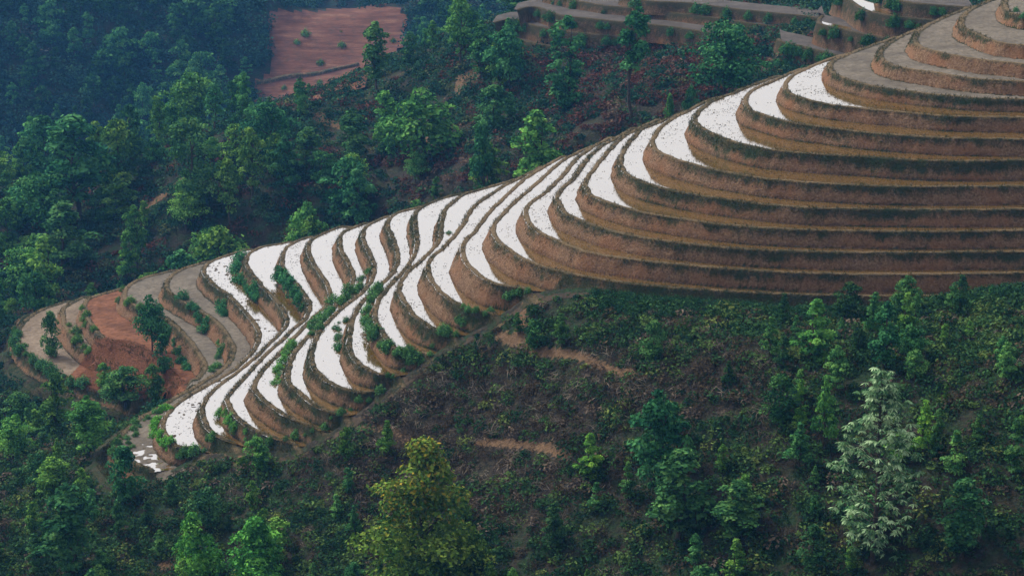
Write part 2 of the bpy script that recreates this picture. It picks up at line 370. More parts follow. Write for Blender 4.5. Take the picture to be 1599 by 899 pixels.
MSD[sub] = mask_sd(GXX[sub], GYY[sub])
far = sstep(90, 300, GYY)
NZ = NZ+(fbm(GXX, GYY, 9., 3)*.35+fbm(GXX, GYY, 40., 9, 3)*2.2*far)*sstep(0, 6, -MSD)
def bil(A, x, y):
    fx = np.clip(np.asarray(x, float)-GX0, 0, A.shape[1]-1.001); fy = np.clip(np.asarray(y, float)-GY0, 0, A.shape[0]-1.001)
    i = fx.astype(int); j = fy.astype(int); fx = fx-i; fy = fy-j
    return (A[j, i]*(1-fx)+A[j, i+1]*fx)*(1-fy)+(A[j+1, i]*(1-fx)+A[j+1, i+1]*fx)*fy
def nat(x, y): return bil(NZ, x, y)

# fine grid over the terraced spur
RES = .13
tx = np.arange(-66, 58, RES); ty = np.arange(-13, 92, RES)
TX, TY = np.meshgrid(tx, ty); TMS = mask_sd(TX, TY)
def local_dist(P, bat, reach):
    D = np.full(TX.shape, 1e9, np.float64); B = np.full(TX.shape, .5)
    for a, b, ba, bb in zip(P[:-1], P[1:], bat[:-1], bat[1:]):
        i0 = max(0, int((min(a[0], b[0])-reach-tx[0])/RES)); i1 = min(len(tx), int((max(a[0], b[0])+reach-tx[0])/RES)+2)
        j0 = max(0, int((min(a[1], b[1])-reach-ty[0])/RES)); j1 = min(len(ty), int((max(a[1], b[1])+reach-ty[0])/RES)+2)
        if i0 >= i1 or j0 >= j1: continue
        X = TX[j0:j1, i0:i1]; Y = TY[j0:j1, i0:i1]; d = b-a; L = d@d+1e-12
        t = np.clip(((X-a[0])*d[0]+(Y-a[1])*d[1])/L, 0, 1)
        q = (X-a[0]-t*d[0])**2+(Y-a[1]-t*d[1])**2
        S = D[j0:j1, i0:i1]; m = q < S; S[m] = q[m]; B[j0:j1, i0:i1][m] = (ba+(bb-ba)*t)[m]
    return np.sqrt(D), B
Z = np.full(TX.shape, ZR[0]-HR[0]); OWN = np.full(TX.shape, -1); SDo = np.full(TX.shape, 99.); HFo = np.zeros(TX.shape); UP = np.full(TX.shape, -99.); INN = np.full(TX.shape, -1)
wob = fbm(TX, TY, 1.6, 21, 3)*.07
for k in range(N):
    D, B = local_dist(RIM2[k], BAT[k], 4.0)
    D = np.minimum(D, 50.)
    poly = np.vstack([RIM2[k], [[RIM2[k][-1][0], -120], [200, -120], [200, 190], [RIM2[k][0][0], 190]]])
    sd = np.where(inside(TX, TY, poly), D, -D)+wob*np.clip(B/.5, .4, 1.2)
    f = np.clip(1+sd/B, 0, 1); Z += HR[k]*f
    new = f > 0
    # cells of the level below learn how far the next bank's foot is
    UP = np.where(~new, np.maximum(UP, sd+B), UP)
    UP = np.where(new, -99., UP)
    OWN[new] = k; SDo[new] = sd[new]; HFo[new] = f[new]; INN[f >= 1] = k
gap = np.clip(SDo, 0, 60)+np.clip(-UP, 0, 60)
bw = np.clip(.34*gap, .14, .42)                             # width of the bund on top of each rim
flat = (HFo >= 1)
DRYSET = {'DD', 'CC', 'BB', 'AA', 'Z', 'E', 'D', 'C', 'B', 'A'}
wetk = np.array([r[0] not in DRYSET for r in RIMS]); wetk[IX['Z']] = False
lump = fbm(TX, TY, .55, 40, 2)
rough = {'Y': .2, 'Z': .2, 'S': .13, 'W': .14, 'H': .14, 'F': .16, 'J': .12, 'M': .14, 'P': .10, 'T': .04, 'X': .03, 'V': .05, 'K': .09, 'I': .12, 'L': .08, 'N': .09, 'R': .09, 'Q': .11, 'O': .09, 'G': .09, 'U': .11}
RG = np.array([rough.get(r[0], .1) for r in RIMS])
OK_ = np.clip(OWN, 0, N-1)
wetcell = wetk[OK_]
drop = sstep(0, .30, SDo-bw+.04)
zlow_ = (OWN == IX['Z'])*sstep(9.5, 4., TY)
bed = np.where(wetcell, -.22+np.maximum(lump-.15, 0)*RG[OK_]*1.0, -.10+lump*(.05+.05*zlow_)-.07*zlow_)
Z = Z+np.where(flat & (OWN >= 0), drop*bed, 0)
Z += np.where(HFo < 1, fbm(TX, TY, 1.1, 77, 3)*.13*np.sin(np.pi*np.clip(HFo, 0, 1)), fbm(TX, TY, .9, 78, 2)*.035*(1-drop))
# fade into the natural ground along the outline
bl = sstep(-.2, 1.1, TMS)
Z = np.where(bl < 1, nat(TX, TY)*(1-bl)+Z*bl, Z)
Z = np.where(TMS < -.6, nat(TX, TY)+.04, Z)
# composite height for placing things
def ground(x, y):
    x = np.asarray(x, float); y = np.asarray(y, float); z = nat(x, y)
    fx = np.clip((x-tx[0])/RES, 0, len(tx)-1.001); fy = np.clip((y-ty[0])/RES, 0, len(ty)-1.001)
    i = fx.astype(int); j = fy.astype(int); ok = (x > tx[0]) & (x < tx[-1]) & (y > ty[0]) & (y < ty[-1])
    ok &= TMS[j, i] > 0
    return np.where(ok, Z[j, i], z)
def hit(u, v, dmin=120., dmax=720., fn=None):
    r = ray(u, v); r = r/np.linalg.norm(r); t = np.arange(dmin, dmax, .25); P = CAM+r*t[:, None]
    g = (fn or ground)(P[:, 0], P[:, 1]); below = np.nonzero(P[:, 2] < g)[0]
    i = below[0] if len(below) else len(t)-1
    return np.array([P[i, 0], P[i, 1], g[i]])

# base terrain, lowered out of sight under the terraces
yr = np.concatenate([np.arange(-195, -60, 5), np.arange(-60, 14, .5), np.arange(14, 130, 1.), np.arange(130, 360, 2.), np.arange(360, 700, 4.)])
xr = np.concatenate([np.arange(-205, -95, 4), np.arange(-95, -60, 1.), np.arange(-60, 60, .6), np.arange(60, 95, 1.), np.arange(95, 206, 4)])
BX, BY = np.meshgrid(xr, yr); BZ = nat(BX, BY)-4*sstep(.6, 2.4, bil(MSD, BX, BY))
PATHS = []                                                  # bare earth: (points in the photograph, half width in m, strength)
for pts, hw, st in [([(470,680),(540,640),(590,612),(630,582),(680,548),(720,522),(765,495),(800,470),(832,446)], .5, .8),
                    ([(780,525),(815,540),(850,550),(905,556),(945,575),(1005,588)], .42, .85), ([(806,478),(830,452),(812,500),(820,538)], .5, .8),
                    ([(745,692),(790,693),(850,700),(888,713)], .38, .85), ([(560,668),(610,672),(640,690)], .6, .5), ([(362,692),(378,722)], .7, .8), ([(300,702),(340,694),(420,690)], .7, .5),
                    ([(492,181),(505,190),(540,198)], .9, .8), ([(622,205),(660,214),(700,238)], .7, .7), ([(196,347),(225,326),(278,289)], 1.2, .8), ([(748,100),(742,128)], 1.0, .6), ([(722,118),(720,142)], 1., .7),
                    ([(640,108),(560,160),(500,178)], 1., .4), ([(1196,98),(1214,68),(1232,84)], .8, .6), ([(1240,75),(1300,84),(1312,86)], .5, .6), ([(262,880),(300,872)], 1.0, .6)]:
    PATHS.append((np.array([hit(u, v)[:2] for u, v in pts]), hw, st))
bare = np.zeros(BX.shape)
for P, hw, st in PATHS:
    lo = P.min(0)-8; hi = P.max(0)+8
    m = (BX > lo[0]) & (BX < hi[0]) & (BY > lo[1]) & (BY < hi[1])
    bare[m] = np.maximum(bare[m], st*(1-sstep(hw*.5, hw*1.7, seg_dist(BX[m], BY[m], P))))
def path_gap(x, y):
    d = np.full(np.shape(x), 9.)
    for P, hw, st in PATHS: d = np.minimum(d, seg_dist(x, y, P)-hw*.9)
    return d
# dead brush: polygons in the photograph carried onto the ground
def dead_w(u, v):
    a = np.exp(-(((u-720)/260)**2+((v-690)/130)**2)**2)+.8*np.exp(-(((u-1080)/170)**2+((v-590)/70)**2)**2)+.9*np.exp(-(((u-980)/190)**2+((v-130)/110)**2)**2)+.8*np.exp(-(((u-700)/150)**2+((v-270)/50)**2)**2)
    return np.clip(a, 0, 1)
bu, bv, _ = proj(np.stack([BX, BY, BZ], -1))
nv, nh = BX.shape
def grid_quads(nv, nh):
    i = np.arange(nv*nh).reshape(nv, nh); return np.stack([i[:-1, :-1], i[:-1, 1:], i[1:, 1:], i[1:, :-1]], -1).reshape(-1, 4)
terr = mesh_obj('terrain', np.stack([BX, BY, BZ], -1).reshape(-1, 3), grid_quads(nv, nh), M_GROUND, {'bare': bare.ravel(), 'dead': dead_w(bu, bv).ravel()})
tag(terr, 'wooded hillsides and valley floor around the rice terraces', kind='structure')

# one thing per terrace: bank, bed (or dry field) and water
LABEL = {'DD': 'lowest dry tan terrace at the tip of the spur beside the dark valley forest',
 'CC': "narrow dry tan terrace strip behind the leafy tree at the spur's tip",
 'BB': 'terrace of freshly dug red soil below two dry grey fields',
 'AA': 'dry grey-brown terrace with a large bush on its bank just above the red soil',
 'Z': 'dry terrace directly below the lowest flooded paddy, curling down to a puddled end',
 'Y': 'lowest fully flooded terrace, speckled with stubble, beside the dry grey fields',
 'X': 'flooded terrace with clear bright water above the bushy bank of the lowest paddy',
 'W': 'narrow flooded terrace with a line of green shrubs down its bank, third flooded one up',
 'V': 'broad bright flooded terrace ending at the hedge on the diagonal, fourth flooded one up',
 'U': 'short white flooded strip cut off by the hedge on the diagonal, fifth flooded one up',
 'T': 'bright flooded terrace whose bank carries the green hedge, sixth flooded one up',
 'S': 'flooded terrace with reed-like grass along its middle, seventh flooded one up',
 'R': 'flooded terrace with a thick leafy bank on its lower bend, eighth flooded one up',
 'Q': 'flooded terrace edged by a dark grassy bund with a small bush, ninth flooded one up',
 'P': 'flooded terrace with a dark weedy bund and grassy lower end, tenth flooded up',
 'O': 'flooded terrace on the tallest bare orange bank, eleventh flooded one up',
 'N': 'lowest terrace crossing to the right edge, brown water along the bushy slope',
 'M': 'second lowest of the long terraces crossing to the right, with clods in its white water',
 'L': 'third lowest of the long terraces crossing to the right, rim green at its bend',
 'K': 'fourth lowest of the long terraces crossing to the right, smooth white water at its bend',
 'J': 'fifth lowest of the long terraces crossing to the right, green grass hanging under its rim',
 'I': 'third flooded terrace below the one with the dark green upper bank, on the right',
 'H': 'broad flooded terrace third from the top of the wet ones, green grass under its rim',
 'G': 'second highest flooded terrace, with a dark green bank under its rim',
 'F': 'highest flooded terrace, speckled white water under the dry grey fields',
 'E': 'dry grey terrace directly above the highest flooded one',
 'D': 'second dry grey terrace above the flooded ones at the top right',
 'C': 'third dry grey terrace above the flooded ones at the top right',
 'B': 'fourth dry grey terrace above the flooded ones, broad and grey at the top right',
 'A': 'topmost dry terrace, cut by the top edge of the picture, with a bush on it'}
vid = np.arange(TX.size).reshape(TX.shape); nvv, nhh = TX.shape
q = np.stack([vid[:-1, :-1], vid[:-1, 1:], vid[1:, 1:], vid[1:, :-1]], -1).reshape(-1, 4)
OF = OWN.ravel(); qo = OF[q].max(1); qm = TMS.ravel()[q].max(1) > -.9
qm &= ~((TMS.ravel()[q].max(1) < 0) & (qo < 0) & False)
qo = np.clip(qo, 0, None)
V3 = np.stack([TX, TY, Z], -1).reshape(-1, 3)
rimtop = (flat & (OWN >= 0))*(1-sstep(.0, .14, SDo-bw))
wet = np.where(wetcell | (OWN == IX['E']) | (OWN == IX['Y']), 1-sstep(.0, .13, HFo), 0)*(HFo < 1)
gr_noise = fbm(TX, TY, 7., 60, 3)*.5+fbm(TX, TY, 1.4, 66, 2)*.2
GRASSY = {'H': .95, 'G': .55, 'J': .8, 'L': .85, 'F': .2, 'I': .5, 'K': .55, 'R': .8, 'T': .9, 'S': .75, 'Q': .65, 'W': .8, 'X': .7, 'U': .75, 'Y': .6, 'P': .6, 'V': .7, 'Z': .6, 'O': .25, 'N': .35, 'M': .4}
GK = np.array([GRASSY.get(r[0], .45) for r in RIMS])
edge_g = 1-sstep(.5, 4., TMS)
tu, tv, _ = proj(V3); tu = tu.reshape(TX.shape); tv = tv.reshape(TX.shape)
RED = inside(tu+vnoise(TX, TY, 8)*4, tv+vnoise(TX, TY, 9)*4, np.array([(152,528),(196,519),(226,530),(258,556),(292,592),(280,625),(200,622),(104,598),(128,565)])) & (OWN <= 3)
HFo = np.where((TMS < 1.0) & (HFo < .85), .85, HFo)
OUTZ = (OWN < IX['Z']) & (OWN >= 0) & (TY < 30) & ((SDo > .05) | (TMS < 1.6)) & ~RED
HFo = np.where(OUTZ, .85, HFo); rimtop = np.where(OUTZ, 0, rimtop)
attrs = {'red': RED.ravel().astype(float), 'hf': np.clip(HFo, 0, 1).ravel(), 'rimtop': rimtop.ravel(), 'wet': wet.ravel(), 'grassy': np.clip(GK[OK_]+gr_noise+.5*edge_g+.5*(OWN == 0)+.8*OUTZ, 0, 1.2).ravel()}
flat = flat & (OWN >= 0) & (HFo >= 1)
bedq = (SDo-bw).ravel()[q].min(1) > .12
bedq &= flat.ravel()[q].min(1)
WZ = -.085
TERR = []
for k, r in enumerate(RIMS):
    sel = qm & (qo == k)
    if not sel.any(): TERR.append(None); continue
    c = CORE[k][len(CORE[k])//2]
    root = empty('rice_terrace', (c[0], c[1], ZR[k])); TERR.append(root)
    tag(root, LABEL[r[0]], 'terrace', 'rice terraces stacked down the spur')
    org = np.array([c[0], c[1], ZR[k]])
    v, f, a = compact(V3, q[sel & ~bedq], attrs); mesh_obj('bank', v-org, f, M_BANK, a, root)
    if (sel & bedq).any():
        if r[0] == 'CC': bedq = bedq & ~((qo == k) & (tu.ravel()[q].max(1) > 178))
        v, f, a = compact(V3, q[sel & bedq], {'red': attrs['red']})
        bm_ = M_MUD if r[0] not in DRYSET else (M_RED if r[0] == 'BB' else M_TAN if r[0] in ('DD', 'CC') else M_DRY)
        mesh_obj('mud_bed' if r[0] not in DRYSET else 'dry_field', v-org, f, bm_, a, root)
    wsel = None
    if r[0] not in DRYSET:
        wsel = (OF[q].max(1) >= k) & (np.clip(SDo, -9, 99).ravel()[q].max(1) > .02) & (((OF[q].min(1) == k) & (HFo.ravel()[q].max(1) >= 1)) | ((OF[q].min(1) == k) & (OF[q].max(1) == k+1))) & (TMS.ravel()[q].min(1) > .55)
    elif r[0] == 'Z':
        wsel = (OF[q].min(1) == k) & (HFo.ravel()[q].max(1) >= 1) & (TMS.ravel()[q].min(1) > .6) & (V3[q[:, 0], 1] < 18)
    if wsel is not None and wsel.any():
        W3 = V3.copy(); W3[:, 2] = ZR[k]+(WZ if r[0] != 'Z' else -.165)
        v, f, a = compact(W3, q[wsel], {}); mesh_obj('water', v-org, f, M_WATER, {}, root, smooth=False)
# ------------------------------------------------------------------ far dry terraces on the slope across the gully
FAR = [  # (label, riser m, rim in the photograph, distance, kind)
 ('dry terrace strip at the foot of the far bank, behind the tall dense tree', [(770,62),(796,57),(822,65),(855,71),(910,78),(956,81),(985,84)], 306, 'dry'),
 ('dry grey terrace with a pale left tip on the far slope', [(772,36),(800,30),(829,39),(861,46),(910,52),(962,57),(1000,60)], 306.9, 'dry'),
 ('far dry terrace whose broad grey left end reaches the wooded crest', [(806,16),(835,11),(874,24),(920,29),(965,34),(1050,42),(1110,52)], 307.8, 'dry'),
 ('long far terrace above the grey-tipped ones, running right to the earth bank', [(850,-8),(888,-1),(936,8),(975,12),(1017,16),(1121,29),(1186,39),(1235,42),(1262,46)], 308.2, 'dry'),
 ('uppermost far terrace, cut off by the top edge of the picture', [(970,-8),(1008,1),(1073,5),(1138,13),(1203,20),(1255,25),(1290,30)], 304.6, 'dry'),
]
FAR2 = [
 ('bare far terrace with an orange end, directly above the gully bushes', [(1214,61),(1222,66),(1253,73),(1285,81),(1330,92)], 279, 'dry'),
 ('far terrace holding one small white puddle', [(1282,24),(1276,32),(1283,39),(1317,46),(1351,54),(1390,61),(1430,66)], 276, 'puddle'),
 ('far flooded terrace of bright water at the top edge of the picture', [(1305,-14),(1322,-2),(1339,10),(1356,18),(1376,22),(1400,26),(1450,31),(1500,34)], 274, 'wet'),
 ('far terrace at the top edge above the bright flooded one', [(1372,-16),(1392,-3),(1420,4),(1460,8),(1520,12)], 273, 'dry'),
]
M_FARDRY = mat_bed('far_dry_soil', (.04, .033, .028), (.075, .062, .052), (.115, .095, .08), 1.5)
def z_of(pts, d, ur=None):
    us = [q_[0] for q_ in pts]; um = min(max(us[0]+20, 940), us[-1]) if max(us) < 1260 else sum(us)/len(us)
    return at_d(um, float(np.interp(um, us, [q_[1] for q_ in pts])), d)[2]
def far_group(G, depth, group):
    """each terrace: a level field behind its rim and a sloping bank down to the next rim's field"""
    rims = []
    for lab, pts, d, kind in G:
        z = z_of(pts, d)
        rims.append((lab, catmull([at_z(u, v, z) for u, v in pts], 4), z, kind))
    for i, (lab, P, z, kind) in enumerate(rims):
        up = rims[i+1] if i+1 < len(rims) else None
        root = empty('rice_terrace', P[len(P)//2]); tag(root, lab, 'terrace', group); org = P[len(P)//2]
        n = len(P)
        tg = np.gradient(P[:, :2], axis=0); tg /= np.linalg.norm(tg, axis=1)[:, None]; nrm = np.stack([-tg[:, 1], tg[:, 0]], 1)
        if nrm[:, 1].mean() < 0: nrm = -nrm
        zl = rims[i-1][2] if i else z-2.4
        prof = [(-.85, zl-.5), (-.6, zl-.05), (-.38, z-(z-zl)*.45), (-.1, z-.12), (.05, z+.06), (.4, z+.05), (.55, z-.08)]
        V = []; hf = []; rt = []
        wv = vnoise(P[:, 0]*.9, P[:, 1]*.9, 5)*.16
        for j, (o, zz) in enumerate(prof):
            xy = P[:, :2]+nrm*(o+wv*(1 if j < 4 else .4))[:, None]; V.append(np.hstack([xy, np.full((n, 1), zz)])); hf.append(np.full(n, [.4, .45, .7, .95, 1, 1, 1][j])); rt.append(np.full(n, [0, 0, 0, 0, 1, 1, .2][j]))
        V = np.array(V).reshape(-1, 3)
        mesh_obj('bank', V-org, grid_quads(len(prof), n), M_BANK, {'hf': np.ravel(hf), 'rimtop': np.ravel(rt)*.6, 'wet': np.full(len(V), .4), 'grassy': np.full(len(V), .7)}, root)
        dep = depth
        F = []
        for o in np.linspace(.5, dep, 10): F.append(np.hstack([P[:, :2]+np.array([.1, 1.])*o+nrm*.0+nrm*min(o, .5), np.full((n, 1), z-.09)]))
        F = np.array(F).reshape(-1, 3)
        mesh_obj('dry_field', F-org, grid_quads(10, n), M_FARDRY if kind != 'wet' else M_MUD, {}, root)
        FARBANKS.append((P, nrm, z, group))
        if kind in ('wet', 'puddle'):
            s0, s1 = (0, n) if kind == 'wet' else (int(n*.3), int(n*.56))
            Wt = F.reshape(10, n, 3)[(slice(0, 9) if kind == 'wet' else slice(0, 3)), s0:s1].copy(); Wt[..., 2] += .03
            sh = Wt.shape; mesh_obj('water', Wt.reshape(-1, 3)-org, grid_quads(sh[0], sh[1]), M_WATER, {}, root, smooth=False)
FARBANKS = []
far_group(FAR, 7.0, 'far dry terraces across the gully')
far_group(FAR2, 9.0, 'far terraces behind the top of the spur')

# far red field: a bare patch draped on the opposite hillside, with its low terrace wall
def drape(name, poly, mat, lift, label, step=2.0):
    P = np.array([hit(u, v, dmin=330)[:2] for u, v in poly]); lo, hi = P.min(0), P.max(0)
    X, Y = np.meshgrid(np.arange(lo[0]-step, hi[0]+step*2, step), np.arange(lo[1]-step, hi[1]+step*2, step))
    ins = inside(X+vnoise(X*.3, Y*.3, 3)*1.2, Y+vnoise(X*.3, Y*.3, 4)*1.2, P)
    v = np.stack([X, Y, nat(X, Y)+lift], -1).reshape(-1, 3); qd = grid_quads(*X.shape); s_ = ins.ravel()[qd].any(1)
    v, f, a = compact(v, qd[s_], {}); o = mesh_obj(name, v, f, mat, {}); tag(o, label, kind='structure'); return o
def mat_farred():
    t = NT('far_red_soil'); mp = t.n('ShaderNodeMapping'); mp.inputs['Scale'].default_value = (.10, .25, 1.3); t.l(t.pos(), mp.inputs['Vector'])
    n = t.noise(1., 5, .7, mp.outputs[0]); n2 = t.noise(.5, 5, .7)
    c = t.ramp(n, [(.3, (.06, .026, .016)), (.5, (.125, .05, .03)), (.7, (.20, .10, .06))])
    c = t.mix(t.maprange(n2, .5, .7, 0, .6), c, (.055, .038, .024)); t.principled(c, .95, .1, n2, .8, .4); return t.m
M_FARRED = mat_farred()
drape('red_field', [(420,30),(470,24),(560,16),(612,16),(632,48),(640,70),(560,112),(500,116),(440,122),(424,70)], M_FARRED, .45, 'bare red field on the far hillside among forest')
drape('lower_red_field', [(398,132),(440,126),(500,120),(560,112),(560,140),(520,150),(488,168),(450,170),(400,158)], M_FARRED, .45, 'smaller red field under the upper one on the far hillside')
def ribbon_on_ground(name, pts, w_, h_, mat, label, cat):
    P = catmull([hit(u, v, dmin=330) for u, v in pts], 6); n = len(P); tg = np.gradient(P[:, :2], axis=0); tg /= np.linalg.norm(tg, axis=1)[:, None]; nr = np.stack([-tg[:, 1], tg[:, 0]], 1)
    V = []; 
    for o, z in ((-w_, -.5), (-w_*.6, h_), (w_*.6, h_*.9), (w_, -.5)): xy = P[:, :2]+nr*o; V.append(np.hstack([xy, (nat(xy[:, 0], xy[:, 1])+z)[:, None]]))
    V = np.array(V).reshape(-1, 3); o = mesh_obj(name, V, grid_quads(4, n), mat, {'hf': np.full(len(V), .8), 'rimtop': np.zeros(len(V)), 'wet': np.zeros(len(V)), 'grassy': np.full(len(V), .5)}); tag(o, label, cat); return o
ribbon_on_ground('field_bank', [(400,133),(450,124),(500,118),(560,104)], .7, 1.0, M_BANK, 'long low earth bank between the two far red fields', 'earth bank')

# ------------------------------------------------------------------ leaves and trees
def norm(a): return a/(np.linalg.norm(a, axis=-1, keepdims=True)+1e-9)
def leaf_quads(c, nrm, L, Wd, tang=None):
    """diamond leaves: centre, normal, length, width -> verts (4n,3), quads"""
    n = len(c); t = tang if tang is not None else rng.normal(size=(n, 3)); t = norm(t-(t*nrm).sum(1, keepdims=True)*nrm); b = np.cross(nrm, t)
    L = np.broadcast_to(L, (n,))[:, None]; Wd = np.broadcast_to(Wd, (n,))[:, None]
    V = np.stack([c-t*L*.5, c+b*Wd*.5+t*L*.05, c+t*L*.5-nrm*L*.08, c-b*Wd*.5+t*L*.05], 1).reshape(-1, 3)
    return V, np.arange(4*n).reshape(n, 4)
def rand_dirs(n):
    return norm(rng.normal(size=(n, 3)))
def tube(pts, rad, sides=6):
    pts = np.asarray(pts, float); V = []; n = len(pts); tg = norm(np.gradient(pts, axis=0))
    ref = np.where(np.abs(tg[:, 2:3]) > .9, np.array([[1., 0, 0]]), np.array([[0, 0, 1.]])); a = norm(np.cross(tg, ref)); b = np.cross(tg, a)
    for k in range(sides):
        an = 2*math.pi*k/sides; V.append(pts+(a*math.cos(an)+b*math.sin(an))*np.asarray(rad)[:, None])
    V = np.array(V).transpose(1, 0, 2).reshape(-1, 3); Qd = []
    for i in range(n-1):
        for k in range(sides): Qd.append((i*sides+k, i*sides+(k+1) % sides, (i+1)*sides+(k+1) % sides, (i+1)*sides+k))
    return V, np.array(Qd)
def join(parts):
    V = []; Q = []; o = 0
    for v, q_ in parts: V.append(v); Q.append(q_+o); o += len(v)
    return np.vstack(V), np.vstack(Q)
ENV = {  # crown half width (of half the nominal width) against height 0..1, crown base, width/height, blobs, leaves, leaf length, flatness
 'oval': dict(env=[(0,.35),(.25,.85),(.5,1),(.75,.75),(.92,.4),(1,.12)], base=.12, wh=.5, nb=46, nl=4200, ll=.030, fl=.75),
 'tall': dict(env=[(0,.4),(.2,.85),(.45,1),(.7,.85),(.9,.5),(1,.15)], base=.24, wh=.46, nb=44, nl=4600, ll=.026, fl=.8),
 'column': dict(env=[(0,.7),(.3,1),(.6,.95),(.85,.75),(1,.25)], base=.08, wh=.38, nb=50, nl=4600, ll=.026, fl=.9),
 'round': dict(env=[(0,.55),(.3,.95),(.55,1),(.8,.75),(1,.2)], base=.1, wh=.95, nb=40, nl=3800, ll=.045, fl=.75),
 'broad': dict(env=[(0,.55),(.3,.95),(.6,1),(.85,.7),(1,.25)], base=.2, wh=.8, nb=60, nl=5600, ll=.030, fl=.65),
 'conic': dict(env=[(0,.8),(.2,1),(.45,.75),(.7,.5),(.9,.22),(1,.04)], base=.08, wh=.55, nb=46, nl=3600, ll=.034, fl=.6),
 'feather': dict(env=[(0,.75),(.3,1),(.55,.85),(.8,.55),(.95,.25),(1,.08)], base=.05, wh=.85, nb=60, nl=6000, ll=.034, fl=.55),
 'lean': dict(env=[(0,.5),(.3,.9),(.6,1),(.85,.6),(1,.15)], base=.46, wh=.36, nb=34, nl=3200, ll=.024, fl=.8),
}
def crown_geom(kind, seed, dens=1.0, leafscale=1.0):
    global rng
    keep = rng; rng = np.random.default_rng(seed); E = ENV[kind]
    ez, er = zip(*E['env']); hb = E['base']; nb = int(E['nb']*1.0); half = E['wh']/2
    t = rng.random(nb)**.9; t[:3] = [.93, .98, .85]
    asym = 1+.28*np.sin(rng.random()*6+np.arange(nb)*2.4)
    an = rng.random(nb)*2*math.pi; rr = np.sqrt(rng.random(nb))*.95; R = np.interp(t, ez, er)*half
    br = half*(.16+.22*rng.random(nb))*(.55+.6*np.interp(t, ez, er))
    rad = np.clip(R-br*.75, 0, None)*rr*asym
    ctr = np.stack([np.cos(an)*rad, np.sin(an)*rad, hb+(1-hb)*t-br*.4*E['fl']], 1)
    if kind == 'lean': ctr[:, 0] += (ctr[:, 2]-.5)*.12
    nl = int(E['nl']*dens*.8); wgt = br**2; wgt /= wgt.sum(); bi = rng.choice(nb, nl, p=wgt)
    d = rand_dirs(nl); d[:, 2] = np.where(d[:, 2] < -.35, -d[:, 2], d[:, 2])
    rad_ = br[bi]*(.55+.55*rng.random(nl)**.6); rad_ *= 1+.25*(rng.random(nl) > .93)
    c = ctr[bi]+d*rad_[:, None]*np.array([1, 1, E['fl']])
    nr = norm(d*.8+rng.normal(size=(nl, 3))*.55+np.array([0, 0, .45]))
    tint = np.clip(.42+.24*rng.normal(size=nb)[bi]+.20*rng.normal(size=nl)+.12*d[:, 2], 0, 1)
    L = E['ll']*(.6+.8*rng.random(nl))*leafscale*1.3
    out = (c, nr, L, tint, ctr, br); rng2 = rng; rng = keep
    return out
LEAF = mat_leaf('green_leaves', (.018, .062, .024), (.058, .165, .052), (.145, .29, .078))
LEAF_AUT = mat_leaf('yellowing_leaves', (.022, .055, .014), (.062, .115, .026), (.14, .19, .045), (.30, .19, .035))
LEAF_PALE = mat_leaf('pale_silvery_leaves', (.028, .078, .034), (.12, .235, .10), (.42, .58, .32), trans=.12)
TREE_PROTO = {}
def trunk_geom(kind, ctr, br, seed):
    r = np.random.default_rng(seed+99); E = ENV[kind]; hb = E['base']
    tz = np.linspace(-.04, .9, 9); sway = np.cumsum(r.normal(size=(9, 2))*.010, 0); px = np.hstack([sway, tz[:, None]])
    if kind == 'lean': px[:, 0] += np.clip(tz-.3, 0, 1)*.12
    rad = np.interp(tz, [-.04, .0, .3, .9], [.026, .019, .014, .003])*(1.15 if kind in ('broad', 'round') else .95)
    parts = [tube(px, rad, 7)]
    order = np.argsort(-br)[:12 if kind != 'lean' else 8]
    for b in order:
        c = ctr[b]; z0 = max(hb*.7, c[2]-.12-.25*np.hypot(c[0], c[1])); s0 = np.array([np.interp(z0, tz, px[:, 0]), np.interp(z0, tz, px[:, 1]), z0])
        mid = (s0+c)/2+np.array([0, 0, -.015]); parts.append(tube(np.array([s0, mid, c]), [.008, .006, .002], 5))
    return join(parts)
def proto(kind, var, leaf=None, dens=1.0, ls=1.0, bark=None):
    key = (kind, var, leaf.name if leaf else '', dens)
    if key in TREE_PROTO: return TREE_PROTO[key]
    c, nr, L, tint, ctr, br = crown_geom(kind, 100+var*17+len(kind), dens, ls)
    V, Qd = leaf_quads(c, nr, L, L*.62)
    aut = np.repeat(np.random.default_rng(var).random(len(c))*.56+.28*(c[:, 2] > .5)*np.random.default_rng(var+1).random(len(c)), 4)
    cr = mesh_obj('crown', V, Qd, leaf or LEAF, {'tint': np.repeat(tint, 4), 'aut': aut}, smooth=False)
    tv, tq = trunk_geom(kind, ctr, br, var); tk = mesh_obj('trunk', tv, tq, bark or M_BARK)
    for o in (cr, tk): C.objects.unlink(o)
    TREE_PROTO[key] = (cr, tk); return TREE_PROTO[key]
def tree_at(pos, H, Wd, kind, var, label, color=(1, 1, 1), group=None, cat='tree', leaf=None, name='broadleaf_tree', dens=1.0, ls=1.0, bark=None):
    cr, tk = proto(kind, var, leaf, dens, ls, bark)
    root = empty(name, pos, rng.random()*6.283 if kind != 'lean' else 0.3)
    s = Wd/ENV[kind]['wh']; root.scale = (s, s, H)
    for o, n in ((tk, 'trunk'), (cr, 'crown')):
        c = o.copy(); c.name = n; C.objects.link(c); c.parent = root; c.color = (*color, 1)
    tag(root, label, cat, group); return root
def base_at(u, D):
    x = (u-PW/2)/FPX*D*1.02; y = CAM[1]+D
    return np.array([x, y, float(ground(x, y))])
